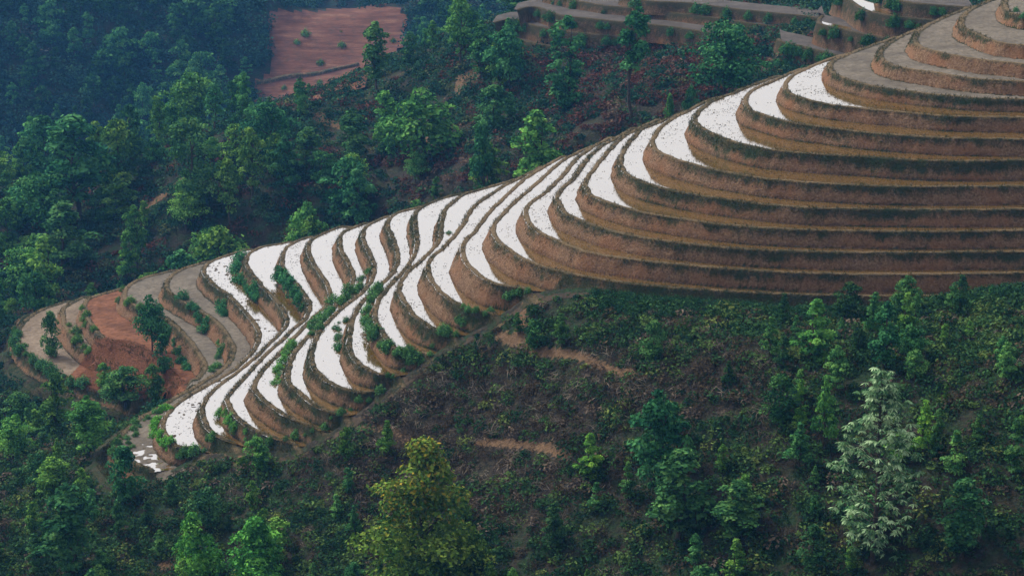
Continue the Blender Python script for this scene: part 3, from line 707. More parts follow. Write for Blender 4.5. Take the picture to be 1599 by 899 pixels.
def tree_px(kind, u, vtop, vb, wpx, label, color=(1, 1, 1), var=0, **k):
    """stands where the photograph shows its foot (vb > 0) or at a distance (vb < 0); its top reaches vtop"""
    P = hit(u, vb, **({'dmin': k.pop('dmin')} if 'dmin' in k else {})) if vb > 0 else base_at(u, -vb)
    d = (P-CAM)@vF; ty_ = P[1]-CAM[1]
    r = ray(u, vtop); ztop = CAM[2]+r[2]/r[1]*ty_
    return tree_at(P-np.array([0, 0, .1]), max(ztop-P[2], .8), wpx*d/FPX, kind, var, label, color, **k)
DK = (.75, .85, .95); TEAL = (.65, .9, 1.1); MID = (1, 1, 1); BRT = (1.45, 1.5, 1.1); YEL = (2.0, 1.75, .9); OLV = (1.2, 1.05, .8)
for a in [
 ('tall',588,33,152,60,"tall dark tree standing against the far red field's right side",MID,0),
 ('round',641,50,100,40,"small round tree on the ridge just right of the tall tree by the red field",DK,1),
 ('round',731,8,78,54,"round tree standing alone on the crest left of the far dry terraces",DK,0),
 ('column',884,25,174,66,"tall dense column of dark foliage hiding part of the far dry terraces",TEAL,0),
 ('lean',985,12,192,64,"slim tree with a long bare dark trunk on the reddish slope",TEAL,0),
 ('broad',1133,28,-256,124,"broad dark tree with forking trunk rising behind the bright terrace rim",TEAL,0),
 ('oval',838,172,-248,92,"bright green bushy tree just behind the rim of the white terraces",BRT,0),
 ('column',752,186,-258,50,"thin mottled tree left of the bright green bushy one",TEAL,1),
 ('round',772,134,205,90,"wide low tree on the slope above the thin mottled one",DK,2),
 ('oval',552,168,258,66,"left of two merged mid-green trees under the winding path",MID,1),
 ('oval',602,140,246,62,"right and taller of two merged mid-green trees under the winding path",BRT,2),
 ('round',546,246,345,98,"round teal tree just above the terraces' left skyline",TEAL,1),
 ('round',474,317,-272,72,"low light-green tree peeking over the terraces' left skyline",BRT,0),
 ('broad',417,158,-292,96,"broad tree with pale bare trunks showing under its crown",TEAL,1),
 ('tall',482,198,-290,58,"narrow green tree right of the broad pale-trunked one",MID,1),
 ('broad',302,184,335,106,"spreading tree above the bare orange scar on the left slope",MID,2),
 ('tall',112,180,-300,118,"largest and darkest tree, towering over the valley at the left",TEAL,2),
 ('oval',86,315,-285,96,"dense mid-green tree standing in front of the towering dark one",MID,3),
 ('conic',198,371,442,36,"young pale conical tree just behind the dry grey terrace",BRT,0),
 ('oval',188,277,348,54,"yellowish tree at the left foot of the bare orange scar",OLV,1),
 ('tall',14,400,-272,64,"dark tree at the left edge beside the spur's tip",TEAL,0),
 ('oval',22,290,-305,80,"dark tree at the left edge below the towering one's crown",TEAL,2),
 ('round',792,42,140,78,"bushy tree left of the column of dark foliage",TEAL,0),
 ('round',806,-14,30,70,"tree at the top edge above the far terraces' left tip",DK,1),
 ('round',1046,148,-252,26,"little bright bush-like tree behind the white terraces",BRT,2),
 ('round',1078,134,-254,34,"small dark tree at the foot of the broad forking one",TEAL,1),
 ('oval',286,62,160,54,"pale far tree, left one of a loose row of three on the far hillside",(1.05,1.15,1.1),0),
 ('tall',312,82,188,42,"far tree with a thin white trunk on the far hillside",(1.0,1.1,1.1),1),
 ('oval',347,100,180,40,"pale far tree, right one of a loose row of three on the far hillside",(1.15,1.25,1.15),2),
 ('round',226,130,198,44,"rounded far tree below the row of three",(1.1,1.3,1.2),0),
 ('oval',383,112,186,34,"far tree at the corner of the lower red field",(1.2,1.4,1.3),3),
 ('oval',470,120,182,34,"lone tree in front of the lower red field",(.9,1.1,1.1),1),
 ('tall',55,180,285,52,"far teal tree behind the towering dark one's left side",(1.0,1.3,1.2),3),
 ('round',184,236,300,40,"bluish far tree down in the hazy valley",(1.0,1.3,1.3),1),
 ('oval',1026,606,785,94,"dark blue-green rounded tree on the slope under the terraces",TEAL,1),
 ('oval',1062,697,842,116,"mid-green tree overlapping the dark blue-green one below it",MID,2),
 ('conic',1272,465,566,80,"yellow-green small tree right below the long terraces",BRT,1),
 ('oval',1380,470,580,62,"dark small tree between the yellow-green one and the rim bush",TEAL,0),
 ('round',1414,430,492,52,"green bush-like tree standing against the lowest long terrace's bank",MID,0),
 ('conic',921,674,748,54,"light green small tree left of the dark blue-green one",YEL,1),
 ('oval',1150,748,846,92,"small mid-green tree right of the overlapping pair",MID,0),
 ('round',197,697,785,72,"dark leafy tree covering the end of the puddled lowest terrace",TEAL,2),
 ('conic',1441,622,712,46,"bright pointed tree right of the pale silvery one",YEL,0),
 ('conic',1248,590,668,34,"slim yellowish tree up left of the pale silvery one",YEL,2),
 ('conic',1286,584,706,52,"bright slim tree touching the pale silvery one's left side",BRT,0),
 ('oval',1500,745,872,92,"dark shaggy tree right of the pale silvery one's foot",DK,2),
 ('conic',1582,650,738,46,"pointed green tree near the right edge",MID,1),
 ('oval',140,616,712,74,"bright green tree below the red soil at lower left",BRT,1),
 ('round',28,648,718,68,"bright round tree at the left edge",BRT,0),
 ('oval',92,582,692,64,"brownish dark tree at the foot of the spur's tip",OLV,0),
 ('round',32,612,668,64,"shaded round tree at the left edge above the bright one",MID,1),
 ('round',163,566,606,34,"small leafy tree at the lower edge of the red soil",BRT,2),
 ('round',196,572,642,80,"wide leafy tree at the foot of the red soil",MID,0),
 ('round',242,568,636,44,"leafy tree at the right foot of the red soil",MID,1),
 ('oval',112,755,898,112,"dark tree at the bottom left corner slope",DK,1),
 ('round',404,681,738,54,"bright green bush-like tree below the third flooded paddy's end",BRT,1),
 ('round',82,487,556,44,"leafy tree growing on the lowest dry tan terrace",MID,2),
 ('round',238,462,548,60,"dark bush-like tree on the bank above the red soil",TEAL,0),
 ('round',256,522,584,36,"lower dark bush-like tree at the red soil's right side",TEAL,2),
 ('round',1020,500,560,52,"green bushy tree under the long terraces' left part",MID,2),
 ]:
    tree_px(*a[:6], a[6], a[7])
tree_px('feather', 305, 800, 912, 88, "bright green feathery tree at the bottom, left one of a pair", (1.35, 1.6, .95), 0, dens=1.2)
tree_px('feather', 403, 807, 915, 110, "bright green feathery tree at the bottom, right and wider one of a pair", (1.25, 1.6, .95), 1, dens=1.2)
tree_px('feather', 664, 688, 935, 222, "large yellow-green tree with golden leaf tips at the bottom edge", (1.45, 1.5, 1.1), 2, leaf=LEAF_AUT, dens=2.6, ls=.62)

# the pale tree: whorls of drooping, silvery leaf sprays
def pale_tree():
    r = np.random.default_rng(5); P = hit(1362, 880); d = (P-CAM)@vF
    rr = ray(1362, 571); H = CAM[2]+rr[2]/rr[1]*(P[1]-CAM[1])-P[2]; Wm = 165*d/FPX/2
    root = empty('pale_tree', P); tag(root, "pale silvery-green tree with drooping leaf sprays, brightest on the lower right slope", 'tree')
    parts = [tube([(0, 0, -.3), (.1, 0, H*.35), (-.05, .1, H*.7), (0, 0, H*.97)], [.22, .16, .09, .03], 8)]
    Vs, Ts, Ns = [], [], []; Ls = []; tint = []
    for i in range(150):
        t = r.random()**.85*.93+.05; w_ = np.interp(t, [0, .15, .38, .58, .78, .92, 1], [.4, .55, 1, .9, .55, .28, .08])*Wm
        if t < .12 and r.random() < .4: continue
        an = r.random()*6.283; rad = w_*(.35+.65*r.random()**.6); tip = np.array([math.cos(an)*rad, math.sin(an)*rad, H*t])
        s0 = np.array([0, 0, H*t-rad*.15]); mid = (s0+tip)/2+np.array([0, 0, rad*.14]); parts.append(tube([s0, mid, tip], [.035, .022, .008], 5))
        for s in range(4):
            c0 = mid+(tip-mid)*(.3+.75*r.random())+r.normal(size=3)*.28; m = 17
            a2 = r.random(m)*6.283; dirs = np.stack([np.cos(a2), np.sin(a2), -.30-.45*r.random(m)], 1); dirs = norm(dirs); L = .22+.28*r.random(m)
            Vs.append(c0+dirs*L[:, None]*.6); Ts.append(dirs); Ns.append(norm(np.cross(dirs, np.stack([-np.sin(a2), np.cos(a2), 0*a2], 1))*-1)); Ls.append(L); tint.append(np.clip(.52+.28*r.normal()+.2*r.normal(size=m), 0, 1))
    c = np.vstack(Vs); n_ = np.vstack(Ns); n_ = np.where(n_[:, 2:3] < 0, -n_, n_); L = np.concatenate(Ls)
    V, Qd = leaf_quads(c, n_, L, L*.30, np.vstack(Ts)); mesh_obj('crown', V, Qd, LEAF_PALE, {'tint': np.repeat(np.concatenate(tint), 4), 'aut': np.zeros(len(V))}, root, smooth=False)
    tv, tq = join(parts); mesh_obj('trunk', tv, tq, M_BARK, {}, root)
pale_tree()

# filler trees of the woods
def scatter(n, xr_, yr_, test, mind, seed):
    r = np.random.default_rng(seed); out = []; tries = 0
    while len(out) < n and tries < n*60:
        tries += 1; x = r.uniform(*xr_); y = r.uniform(*yr_); z = float(nat(x, y)); u, v, dd_ = proj(np.array([x, y, z]))
        if not (-90 < u < 1690 and -60 < v < 990): continue
        if y < 110 and x > -80 and mask_sd(np.array([x]), np.array([y]))[0] > -2.0: continue
        if not test(u, v, r): continue
        if any((x-a)**2+(y-b)**2 < mind*mind for a, b, *_ in out): continue
        out.append((x, y, z, u, v))
    return out, r
def red(u, v): return 385 < u < 650 and 5 < v < 185
def t_far(u, v, r): return v < 330 and u < 900 and not red(u, v+6) and not red(u, v-25)
pts, r = scatter(190, (-150, 60), (285, 378), t_far, 4.6, 11)
for i, (x, y, z, u, v) in enumerate(pts):
    H = r.uniform(6, 11.5); k = ('oval', 'tall', 'round', 'conic')[r.integers(4)]; g = r.uniform(.3, .6) if r.random() < .72 else r.uniform(.7, 1.05)
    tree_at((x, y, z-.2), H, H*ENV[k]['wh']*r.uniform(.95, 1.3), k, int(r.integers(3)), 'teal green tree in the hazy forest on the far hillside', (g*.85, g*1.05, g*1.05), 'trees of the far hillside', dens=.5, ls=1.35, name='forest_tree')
def open_scrub(u, v): return ((u-640)/150)**2+((v-175)/75)**2 < 1 or (u > 690 and v < 330 and not (700 < u < 800 and 60 < v < 230)) or (190 < u < 290 and 280 < v < 360)
def t_mid(u, v, r): return not open_scrub(u, v) and u < 860 and v > 60
pts, r = scatter(120, (-120, 40), (55, 150), t_mid, 3.4, 12)
for x, y, z, u, v in pts:
    H = 3.2+8.5*r.random()**1.5; k = ('oval', 'tall', 'round', 'broad')[r.integers(4)]; g = r.uniform(.75, 1.25)
    if 385 < u < 590 and v < 275: H = min(H, 2.6)
    # keep trees close behind the rim from rising into view above it
    H = min(H, 3.5) if (y < 95 and x > -60 and bil(MSD, x, y) > -6) else H
    tree_at((x, y, z-.2), H, H*ENV[k]['wh']*r.uniform(.9, 1.2), k, int(r.integers(3)), 'dark green tree in the wood behind the terraces', ((g*.8, g, g), (g*1.1, g*1.15, g*.9), (g*1.5, g*1.3, g*.85), (g*.65, g*.85, g*1.05))[r.integers(4)], 'trees of the wood behind the terraces', dens=.8 if k != 'broad' else 1.0)
def t_fore(u, v, r):
    if v < 470: return u < 60 and v > 430
    c = np.exp(-(((u-760)/270)**2+((v-690)/140)**2)**2)
    return r.random() > c*1.05 and not (u > 820 and v < 520 and r.random() < .7) and not (880 < u < 1200 and v < 660 and r.random() < .7)
pts, r = scatter(150, (-70, 62), (-48, 45), t_fore, 2.0, 13)
for x, y, z, u, v in pts:
    H = r.uniform(1.6, 4.2); k = ('oval', 'conic', 'round', 'oval')[r.integers(4)]; g = r.uniform(.6, 1.35)
    col = [(g*.8, g*.95, g), (g, g, g*.9), (g*1.4, g*1.25, g*.8), (g*.55, g*.6, g*.7)][r.integers(4)]
    tree_at((x, y, z-.1), H, H*ENV[k]['wh']*r.uniform(.9, 1.25), k, int(r.integers(3)), 'small green tree in the scrub below the terraces', col, 'small trees in the scrub below the terraces', dens=.8, name='sapling')

# hedges and single shrubs on the banks
def shrub_proto(var):
    key = ('shrub', var)
    if key in TREE_PROTO: return TREE_PROTO[key]
    r = np.random.default_rng(300+var); n = 900
    d = norm(r.normal(size=(n, 3))); d[:, 2] = np.abs(d[:, 2])*1.0-.08; rad = (.5+.55*r.random(n)**.7)*(1+.25*np.sin(d[:, 0]*5+var)*np.cos(d[:, 1]*6))
    c = d*rad[:, None]*np.array([.5, .5, .85]); nr = norm(d*.7+r.normal(size=(n, 3))*.6+np.array([0, 0, .5])); L = .11*(.6+.8*r.random(n))
    V, Qd = leaf_quads(c, nr, L, L*.6); o = mesh_obj('shrub', V, Qd, LEAF, {'tint': np.repeat(np.clip(.5+.25*r.normal(size=n), 0, 1), 4), 'aut': np.zeros(4*n)}, smooth=False)
    C.objects.unlink(o); TREE_PROTO[key] = o; return o
def shrubs(pts, size, label, group, color, n_between=0, seed=0, dmin=120.):
    r = np.random.default_rng(seed); P = []
    for a, b in zip(pts[:-1], pts[1:]):
        for t in np.arange(n_between+1)/(n_between+1): P.append((a[0]+(b[0]-a[0])*t, a[1]+(b[1]-a[1])*t))
    P.append(pts[-1])
    for u, v in P:
        q_ = hit(u+r.normal()*3, v+r.normal()*3, dmin=dmin); o = shrub_proto(int(r.integers(4))).copy(); o.name = 'shrub'; C.objects.link(o)
        s = size*r.uniform(.5, 1.4); o.location = q_-np.array([0, 0, .12*s]); o.scale = (s*1.15, s*1.15, s*r.uniform(.8, 1.1)); o.rotation_euler = (0, 0, r.random()*6.28)
        g = r.uniform(.8, 1.25); o.color = (color[0]*g, color[1]*g, color[2]*g, 1); tag(o, label, 'shrub', group)
shrubs([(376,402),(368,420),(378,440),(394,456),(406,468)], 1.5, 'shrub in the leafy row on the bank above the lowest flooded paddy', 'shrubs on the bank above the lowest paddy', TEAL, 2, 1)
shrubs([(433,424),(444,438),(456,450),(466,464),(468,482)], 1.3, 'shrub in the leafy row on the bank left of the third flooded paddy', 'shrubs left of the third paddy', TEAL, 2, 2)
shrubs([(572,433),(556,452),(536,469),(516,486),(503,501),(486,516)], 1.15, 'shrub in the hedge along the diagonal crease of the terraces', 'hedge shrubs along the diagonal crease', MID, 3, 3)
shrubs([(462,540),(448,556),(437,572),(433,590),(432,602)], 1.0, 'shrub in the bank strip below the hedge on the crease', 'shrubs below the hedge on the crease', BRT, 2, 4)
shrubs([(594,450),(585,466),(577,482),(572,498),(576,514),(588,530),(604,545),(624,555),(646,558)], 1.15, 'shrub on the leafy lower bend of the eighth flooded paddy', 'shrubs on the eighth paddy bank', MID, 2, 5)
shrubs([(538,498),(530,514),(527,532),(528,550)], .95, 'shrub in the thin leafy strip left of the seventh paddy bend', 'shrubs left of the seventh paddy', DK, 2, 6)
shrubs([(342,472),(352,486),(360,494)], 1.2, 'shrub on the orange bank over the upper dry grey strip', 'shrubs over the upper dry strip', TEAL, 1, 7)
shrubs([(290,470),(302,486),(314,500),(326,512)], 1.3, 'dark shrub on the bank between the two dry grey strips', 'shrubs between the dry strips', TEAL, 1, 8)
shrubs([(244,506),(258,520),(270,536),(280,552),(290,568),(296,580)], 1.2, 'dark shrub on the bank right of the red soil', 'shrubs right of the red soil', TEAL, 1, 9)
shrubs([(345,540),(346,556),(340,570),(330,578)], 1.0, 'shrub at the bend of the upper dry strip', 'shrubs at the bend of the dry strip', MID, 1, 10)
shrubs([(268,634),(252,648),(242,662),(240,678),(250,692),(266,700)], .85, 'bright green weed clump on the bank around the lowest paddy tip', 'weed clumps around the lowest paddy tip', (1.5, 1.8, .9), 3, 11)
shrubs([(345,640),(352,654),(364,666),(380,680)], .9, 'shrub on the lower bank of the third flooded paddy', 'shrubs on the third paddy lower bank', BRT, 1, 12)
shrubs([(300,712),(280,712),(318,700),(330,690)], .9, 'shrub below the tips of the lowest two paddies', 'shrubs below the lowest paddy tips', MID, 1, 13)
shrubs([(690,526),(704,524),(722,488),(740,492)], .9, 'leafy clump at the ends of the ninth and tenth paddies', 'clumps at the ninth and tenth paddy ends', MID, 1, 14)
shrubs([(112,512),(120,530),(132,545),(142,552)], 1.1, 'brown-leaved shrub on the bank of the narrow tan strip', 'shrubs on the narrow tan strip bank', OLV, 1, 15)
shrubs([(130,480),(134,500),(146,516)], .9, 'dark shrub on the left bank of the red soil', 'shrubs left of the red soil', OLV, 1, 16)
shrubs([(190,450),(192,466),(205,478),(222,484)], .9, 'leafy shrub on the bank between red soil and grey field', 'shrubs between red soil and grey field', OLV, 1, 17)
shrubs([(246,640),(232,652),(220,664),(212,678),(200,690),(206,704)], .6, 'low weed clump on the brown ledge of the puddled terrace end', 'weed clumps on the puddled terrace ledge', MID, 1, 27)
def far_bank_shrubs():
    r = np.random.default_rng(77)
    for P, nrm, z, group in FARBANKS:
        for i in range(9):
            j = int(r.integers(2, len(P)-2)); o = shrub_proto(int(r.integers(4))).copy(); o.name = 'shrub'; C.objects.link(o); s = r.uniform(.7, 1.9)
            o.location = (P[j, 0]-nrm[j, 0]*.45, P[j, 1]-nrm[j, 1]*.45, z-1.1); o.scale = (s*1.3, s, s); o.rotation_euler = (0, 0, r.random()*6.28); g = r.uniform(.6, 1.1)
            o.color = (g*.7, g*.85, g*.9, 1); tag(o, 'dark shrub growing on a bank of the far dry terraces', 'shrub', 'shrubs on the far terrace banks')
far_bank_shrubs()
shrubs([(1588,22),(1597,24)], 1.2, 'dark bush on the topmost dry terrace', 'bushes on the topmost terrace', TEAL, 0, 18)
shrubs([(1235,98),(1255,92),(1275,90),(1215,104),(1240,88)], 1.6, 'bush in the gully behind the highest flooded terrace', 'bushes in the gully behind the top paddy', TEAL, 1, 19)
shrubs([(1310,14),(1320,24),(1335,30),(1350,32),(1368,34)], 1.4, 'bush on the bank under the far bright water', 'bushes under the far bright water', TEAL, 1, 20)
shrubs([(372,692),(400,690),(450,694),(476,680),(505,672),(530,652),(560,628),(594,614),(618,588),(640,574),(668,556),(700,526),(742,494),(770,494),(800,462),(826,456)], .75, 'weedy clump where a paddy ends beside the diagonal path', 'weedy clumps along the diagonal path', MID, 1, 26)
shrubs([(702,360),(704,366)], .6, 'small bush on the dark bund of the ninth paddy', 'small bushes on the dark bund', DK, 0, 21)

shrubs([(215,664),(195,680),(178,692),(176,708),(186,724)], .8, 'weedy shrub on the outer edge of the puddled terrace end', 'shrubs outside the puddled terrace end', MID, 1, 22)
shrubs([(22,514),(24,532),(34,550),(52,566),(76,580),(104,594),(130,606)], 1.2, 'shrub on the low outer edge at the spur tip', 'shrubs along the spur tip edge', DK, 2, 23)
shrubs([(460,68),(475,60),(530,54),(532,78),(610,70),(500,100)], 2.0, 'dark bush standing in the far red field', 'bushes in the far red field', OLV, 0, 24, 330.)
shrubs([(405,146),(425,150),(445,140),(500,132),(520,140)], 1.6, 'dark bush standing in the lower far red field', 'bushes in the lower far red field', OLV, 0, 25, 330.)
# ------------------------------------------------------------------ undergrowth (nobody could count it)
def bush_mass(name, n, xr_, yr_, size, leaves, ll, palette, label, seed, dens=None, asp=.6, lift=.75, spread=1.):
    global rng
    keep = rng; rng = np.random.default_rng(seed); r = rng
    x = r.uniform(*xr_, n); y = r.uniform(*yr_, n); z = ground(x, y); u, v, d_ = proj(np.stack([x, y, z], 1))
    ms = np.full(n, -99.); m = (y < 110) & (y > -30) & (x > -80) & (x < 85); ms[m] = mask_sd(x[m], y[m])
    ok = (u > -120) & (u < 1720) & (v > -120) & (v < 1010) & (ms < -.5)
    if dens: ok &= r.random(n) < dens(u, v)
    ok[ok] &= path_gap(x[ok], y[ok]) > 0
    x, y, z, u, v = (a[ok] for a in (x, y, z, u, v)); nb = len(x); s = r.uniform(*size, nb)
    bm_near = np.clip(-ms[ok]/1.6, .4, 1); s = s*np.where(y < 110, bm_near, 1)
    col = palette(u, v, r, nb)
    bi = np.repeat(np.arange(nb), leaves); nl = len(bi)
    dr = norm(r.normal(size=(nl, 3))); dr[:, 2] = np.abs(dr[:, 2])
    c = np.stack([x, y, z], 1)[bi]+dr*(s[bi]*(.45+.6*r.random(nl)**.6))[:, None]*np.array([spread, spread, lift])
    nr = norm(dr*.7+r.normal(size=(nl, 3))*.6+np.array([0, 0, .5])); L = ll*(.6+.9*r.random(nl))*(.6+.4*s[bi]/np.mean(size))
    V, Qd = leaf_quads(c, nr, L, L*asp)
    cl = col[bi]*(np.clip(1+.30*r.normal(size=(nl, 1)), .3, 2)); o = mesh_obj(name, V, Qd, M_BUSH, {'col': np.repeat(np.clip(cl, 0, 1), 4, 0)}, smooth=False)
    tag(o, label, kind='stuff'); rng = keep; return o
def pick(r, n, cols, w_):
    w_ = np.asarray(w_, float); cum = np.cumsum(w_/w_.sum(-1, keepdims=True), -1); i = (r.random((n, 1)) > cum).sum(-1); return np.array(cols)[np.clip(i, 0, len(cols)-1)]
PG = [(.018, .050, .020), (.038, .088, .030), (.072, .122, .034), (.12, .155, .042), (.066, .050, .030), (.12, .090, .065)]
def pal_near(u, v, r, n):
    d = dead_w(u, v)[:, None]; k = ((v < 480) & (u > 860))[:, None]
    W_ = np.where(k, [4, 4, 1.5, .3, .1, 0], (1-d)*np.array([3.4, 3, 1.8, .35, .6, .3])+d*np.array([2, 2, .9, .25, 2, .9])); return pick(r, n, PG, W_)
def pal_mid(u, v, r, n):
    d = dead_w(u, v)[:, None]; W_ = (1-d)*np.array([3, 3, 1.2, .3, .8, .2])+d*np.array([1, .8, .2, .1, 3, .6])
    c = pick(r, n, [(.014, .046, .028), (.026, .075, .042), (.046, .10, .046), (.09, .11, .045), (.085, .036, .027), (.12, .078, .055)], W_); return c
def den_near(u, v):
    bare_ = np.zeros(len(u)); return np.clip(1-.38*dead_w(u, v), 0, 1)
bush_mass('undergrowth', 14000, (-75, 66), (-52, 46), (.4, 1.3), 80, .25, pal_near, 'tangled shrubs and ferns on the slope below the terraces', 31, den_near)
bush_mass('ground_ferns', 22000, (-75, 66), (-52, 46), (.2, .6), 26, .16, pal_near, 'low ferns and weeds on the slope below the terraces', 32, None, .5)
bush_mass('dead_brush', 9000, (-60, 60), (-50, 12), (.5, 1.1), 46, .75, lambda u, v, r, n: pick(r, n, [(.030, .025, .019), (.066, .052, .040), (.16, .13, .10), (.055, .038, .024)], np.full((n, 4), 1.)),
          'grey-brown dead brushwood on the slope below the terraces', 33, lambda u, v: np.clip(dead_w(u, v)*1.1+.10, 0, 1), .055, .5, 1.3)
bush_mass('scrub', 14000, (-125, 75), (30, 185), (.6, 1.9), 80, .36, pal_mid, 'dense scrub covering the slopes behind the terraces', 34)
bush_mass('far_forest', 13000, (-165, 75), (190, 585), (1.3, 3.8), 120, .62, lambda u, v, r, n: pick(r, n, [(.014, .046, .034), (.026, .07, .045), (.045, .10, .058), (.06, .06, .045)], np.full((n, 4), 1.)*np.array([3, 3, 1.2, .4])),
          'unbroken forest canopy on the far hillside', 35, lambda u, v: np.where((u > 395) & (u < 640) & (v > 12) & (v < 168) & (v > 12+(u < 420)*100), 0., 1.), .7, 1.2)
# the belt of low green growth along the outer edge of the lowest long terrace
def edge_belt():
    global rng
    keep = rng; rng = np.random.default_rng(51); r = rng; E = nno[2:]; cum = np.concatenate([[0], np.cumsum(np.linalg.norm(np.diff(E, axis=0), axis=1))]); n = 1500
    s_ = r.uniform(0, cum[-1], n); x = np.interp(s_, cum, E[:, 0]); y = np.interp(s_, cum, E[:, 1])-r.uniform(-.45, 3.2, n); z = ground(x, y); sz = r.uniform(.35, .8, n); k = 60
    bi = np.repeat(np.arange(n), k); dr = rand_dirs(n*k); dr[:, 2] = np.abs(dr[:, 2]); c = np.stack([x, y, z], 1)[bi]+dr*(sz[bi]*(.5+.6*r.random(n*k)))[:, None]*np.array([1, 1, .8])
    nr = norm(dr*.7+r.normal(size=(n*k, 3))*.6+np.array([0, 0, .5])); L = .14*(.6+.8*r.random(n*k)); V, Qd = leaf_quads(c, nr, L, L*.6)
    cl = pick(r, n, [(.014, .05, .022), (.024, .075, .03), (.045, .10, .034)], np.full((n, 3), 1.)*[3, 3, 1])[bi]*np.clip(1+.3*r.normal(size=(n*k, 1)), .3, 2)
    tag(mesh_obj('creeper_cover', V, Qd, M_BUSH, {'col': np.repeat(cl, 4, 0)}, smooth=False), 'low green cover along the foot of the lowest long terrace', kind='stuff'); rng = keep
edge_belt()
# rice stubble and clods standing in the water
def stubble():
    r = np.random.default_rng(43); dens_ = {'Y': .5, 'Z': .2, 'W': .36, 'S': .36, 'V': .1, 'U': .16, 'R': .18, 'Q': .22, 'P': .25, 'O': .2, 'N': .2, 'M': .36, 'L': .15, 'K': .2, 'J': .34, 'I': .28, 'H': .34, 'G': .06, 'F': .42, 'T': .06, 'X': .03}
    DK_ = np.array([dens_.get(q_[0], 0) for q_ in RIMS]); m = flat & (OWN >= 0) & (TMS > .8) & (SDo > bw+.25) & (wetk[OK_] | ((OWN == IX['Z']) & (TY < 14))); j = np.nonzero(m.ravel())[0]
    patch = np.clip(.45+fbm(TX, TY, 3., 91, 3).ravel()[j]*1.1, .03, 1.6); j = j[r.random(len(j)) < DK_[OF[j]]*patch*.22]
    n = len(j); k = 3; bx = V3[j]+r.normal(size=(n, 3))*np.array([.05, .05, 0]); bx[:, 2] = ZR[OF[j]]+WZ-.03; P = np.repeat(bx, k, 0)+r.normal(size=(n*k, 3))*np.array([.07, .03, 0]); N_ = len(P)
    h_ = r.uniform(.03, .10, N_); dr = norm(np.stack([r.normal(size=N_)*.9, r.normal(size=N_)*.5, np.ones(N_)], 1)); sd = norm(np.stack([np.ones(N_), r.normal(size=N_)*.4, np.zeros(N_)], 1))
    V = np.stack([P-sd*.04, P+sd*.04, P+dr*h_[:, None]+sd*.015, P+dr*h_[:, None]-sd*.015], 1).reshape(-1, 3)
    c = pick(r, N_, [(.03, .022, .014), (.06, .045, .025), (.05, .055, .025)], np.full((N_, 3), 1.)); o = mesh_obj('rice_stubble', V, np.arange(4*N_).reshape(-1, 4), M_BUSH, {'col': np.repeat(c, 4, 0)}, smooth=False)
    tag(o, 'rice stubble and mud clods poking out of the paddy water', kind='stuff')
stubble()
# grass on the rims and banks of the terraces
def rim_grass():
    r = np.random.default_rng(41); m = (TMS > .3) & (OWN >= 0) & (((HFo < 1) & (HFo > .45)) | ((rimtop > .5) & (r.random(TX.shape) < .35)))
    j = np.nonzero(m.ravel())[0]; wgt = np.clip(attrs['grassy'][j], 0.05, 1.1); j = j[r.random(len(j)) < wgt*.38]
    n = len(j); k = 4; P = np.repeat(V3[j], k, 0)+r.normal(size=(n*k, 3))*np.array([.06, .06, .0]); N_ = len(P)
    h_ = r.uniform(.12, .34, N_); dr = norm(np.stack([r.normal(size=N_)*.5, r.normal(size=N_)*.5-.25, np.ones(N_)], 1)); sd = norm(np.cross(dr, r.normal(size=(N_, 3))))
    V = np.stack([P-sd*.022, P+sd*.022, P+dr*h_[:, None]+sd*.004, P+dr*h_[:, None]-sd*.004], 1).reshape(-1, 3)
    g = np.repeat(attrs['grassy'][j], k); c = pick(r, N_, [(.03, .045, .016), (.055, .06, .022), (.10, .085, .035), (.16, .12, .06)], np.stack([g*2, g*1.6, np.full(N_, .9), np.full(N_, .6)], 1))
    o = mesh_obj('grass', V, np.arange(4*N_).reshape(-1, 4), M_BUSH, {'col': np.repeat(c, 4, 0)}, smooth=False); tag(o, 'short grass hanging from the rims and banks of the terraces', kind='stuff')
rim_grass()
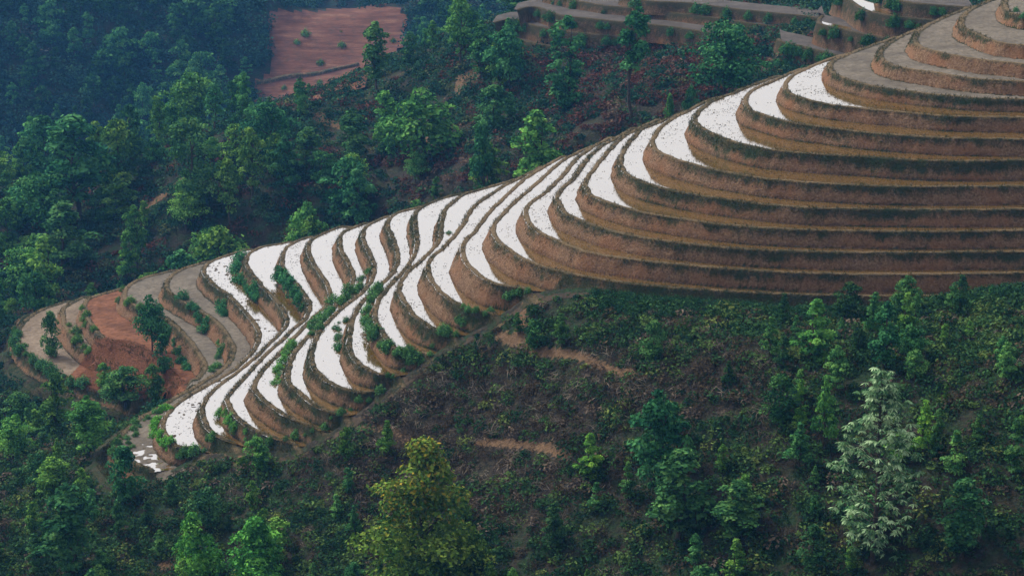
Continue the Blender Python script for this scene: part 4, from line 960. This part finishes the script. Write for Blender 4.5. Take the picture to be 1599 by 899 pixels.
def bank_weeds():
    r = np.random.default_rng(47); m = (TMS > .5) & (OWN >= 0) & (HFo < .97) & (HFo > .25); j = np.nonzero(m.ravel())[0]; wgt = np.clip(attrs['grassy'][j], .05, 1.1)**1.6*np.clip(.35+fbm(TX, TY, 4., 95, 2).ravel()[j], .03, 1)
    j = j[r.random(len(j)) < wgt*.022]; n = len(j); k = 16; s_ = r.uniform(.12, .42, n); bi = np.repeat(np.arange(n), k); dr = norm(r.normal(size=(n*k, 3))); dr[:, 2] = np.abs(dr[:, 2])
    c = V3[j][bi]+dr*(s_[bi]*(.4+.7*r.random(n*k)))[:, None]*np.array([1, 1, .8]); nr = norm(dr*.6+r.normal(size=(n*k, 3))*.6+np.array([0, 0, .5])); L = .12*(.6+.9*r.random(n*k)); V, Qd = leaf_quads(c, nr, L, L*.55)
    cl = pick(r, n, [(.022, .05, .02), (.04, .08, .028), (.07, .065, .03), (.035, .03, .02)], np.full((n, 4), 1.))[bi]*np.clip(1+.3*r.normal(size=(n*k, 1)), .3, 2)
    tag(mesh_obj('weeds', V, Qd, M_BUSH, {'col': np.repeat(cl, 4, 0)}, smooth=False), 'weeds scattered over the earth banks of the terraces', kind='stuff')
bank_weeds()

# ------------------------------------------------------------------ the air between here and the far hillside
hz = bpy.data.materials.new('valley_haze'); hz.use_nodes = True; t_ = hz.node_tree; t_.nodes.clear()
ho = t_.nodes.new('ShaderNodeOutputMaterial'); pv = t_.nodes.new('ShaderNodeVolumePrincipled')
pv.inputs['Color'].default_value = (.14, .45, 1.0, 1); pv.inputs['Density'].default_value = .00016; pv.inputs['Anisotropy'].default_value = 0.2
t_.links.new(pv.outputs[0], ho.inputs['Volume'])
zlow = float(NZ.min())-1.2; x0, x1, y0, y1, z0, z1 = -214., 214., -199., 704., zlow, max(62., float(NZ.max())+3)
hv = [(x, y, z) for z in (z0, z1) for y in (y0, y1) for x in (x0, x1)]
ob = mesh_obj('haze', np.array(hv), np.array([(0, 2, 3, 1), (4, 5, 7, 6), (0, 1, 5, 4), (2, 6, 7, 3), (0, 4, 6, 2), (1, 3, 7, 5)]), hz, smooth=False); tag(ob, 'thin blue haze filling the valley', kind='stuff')
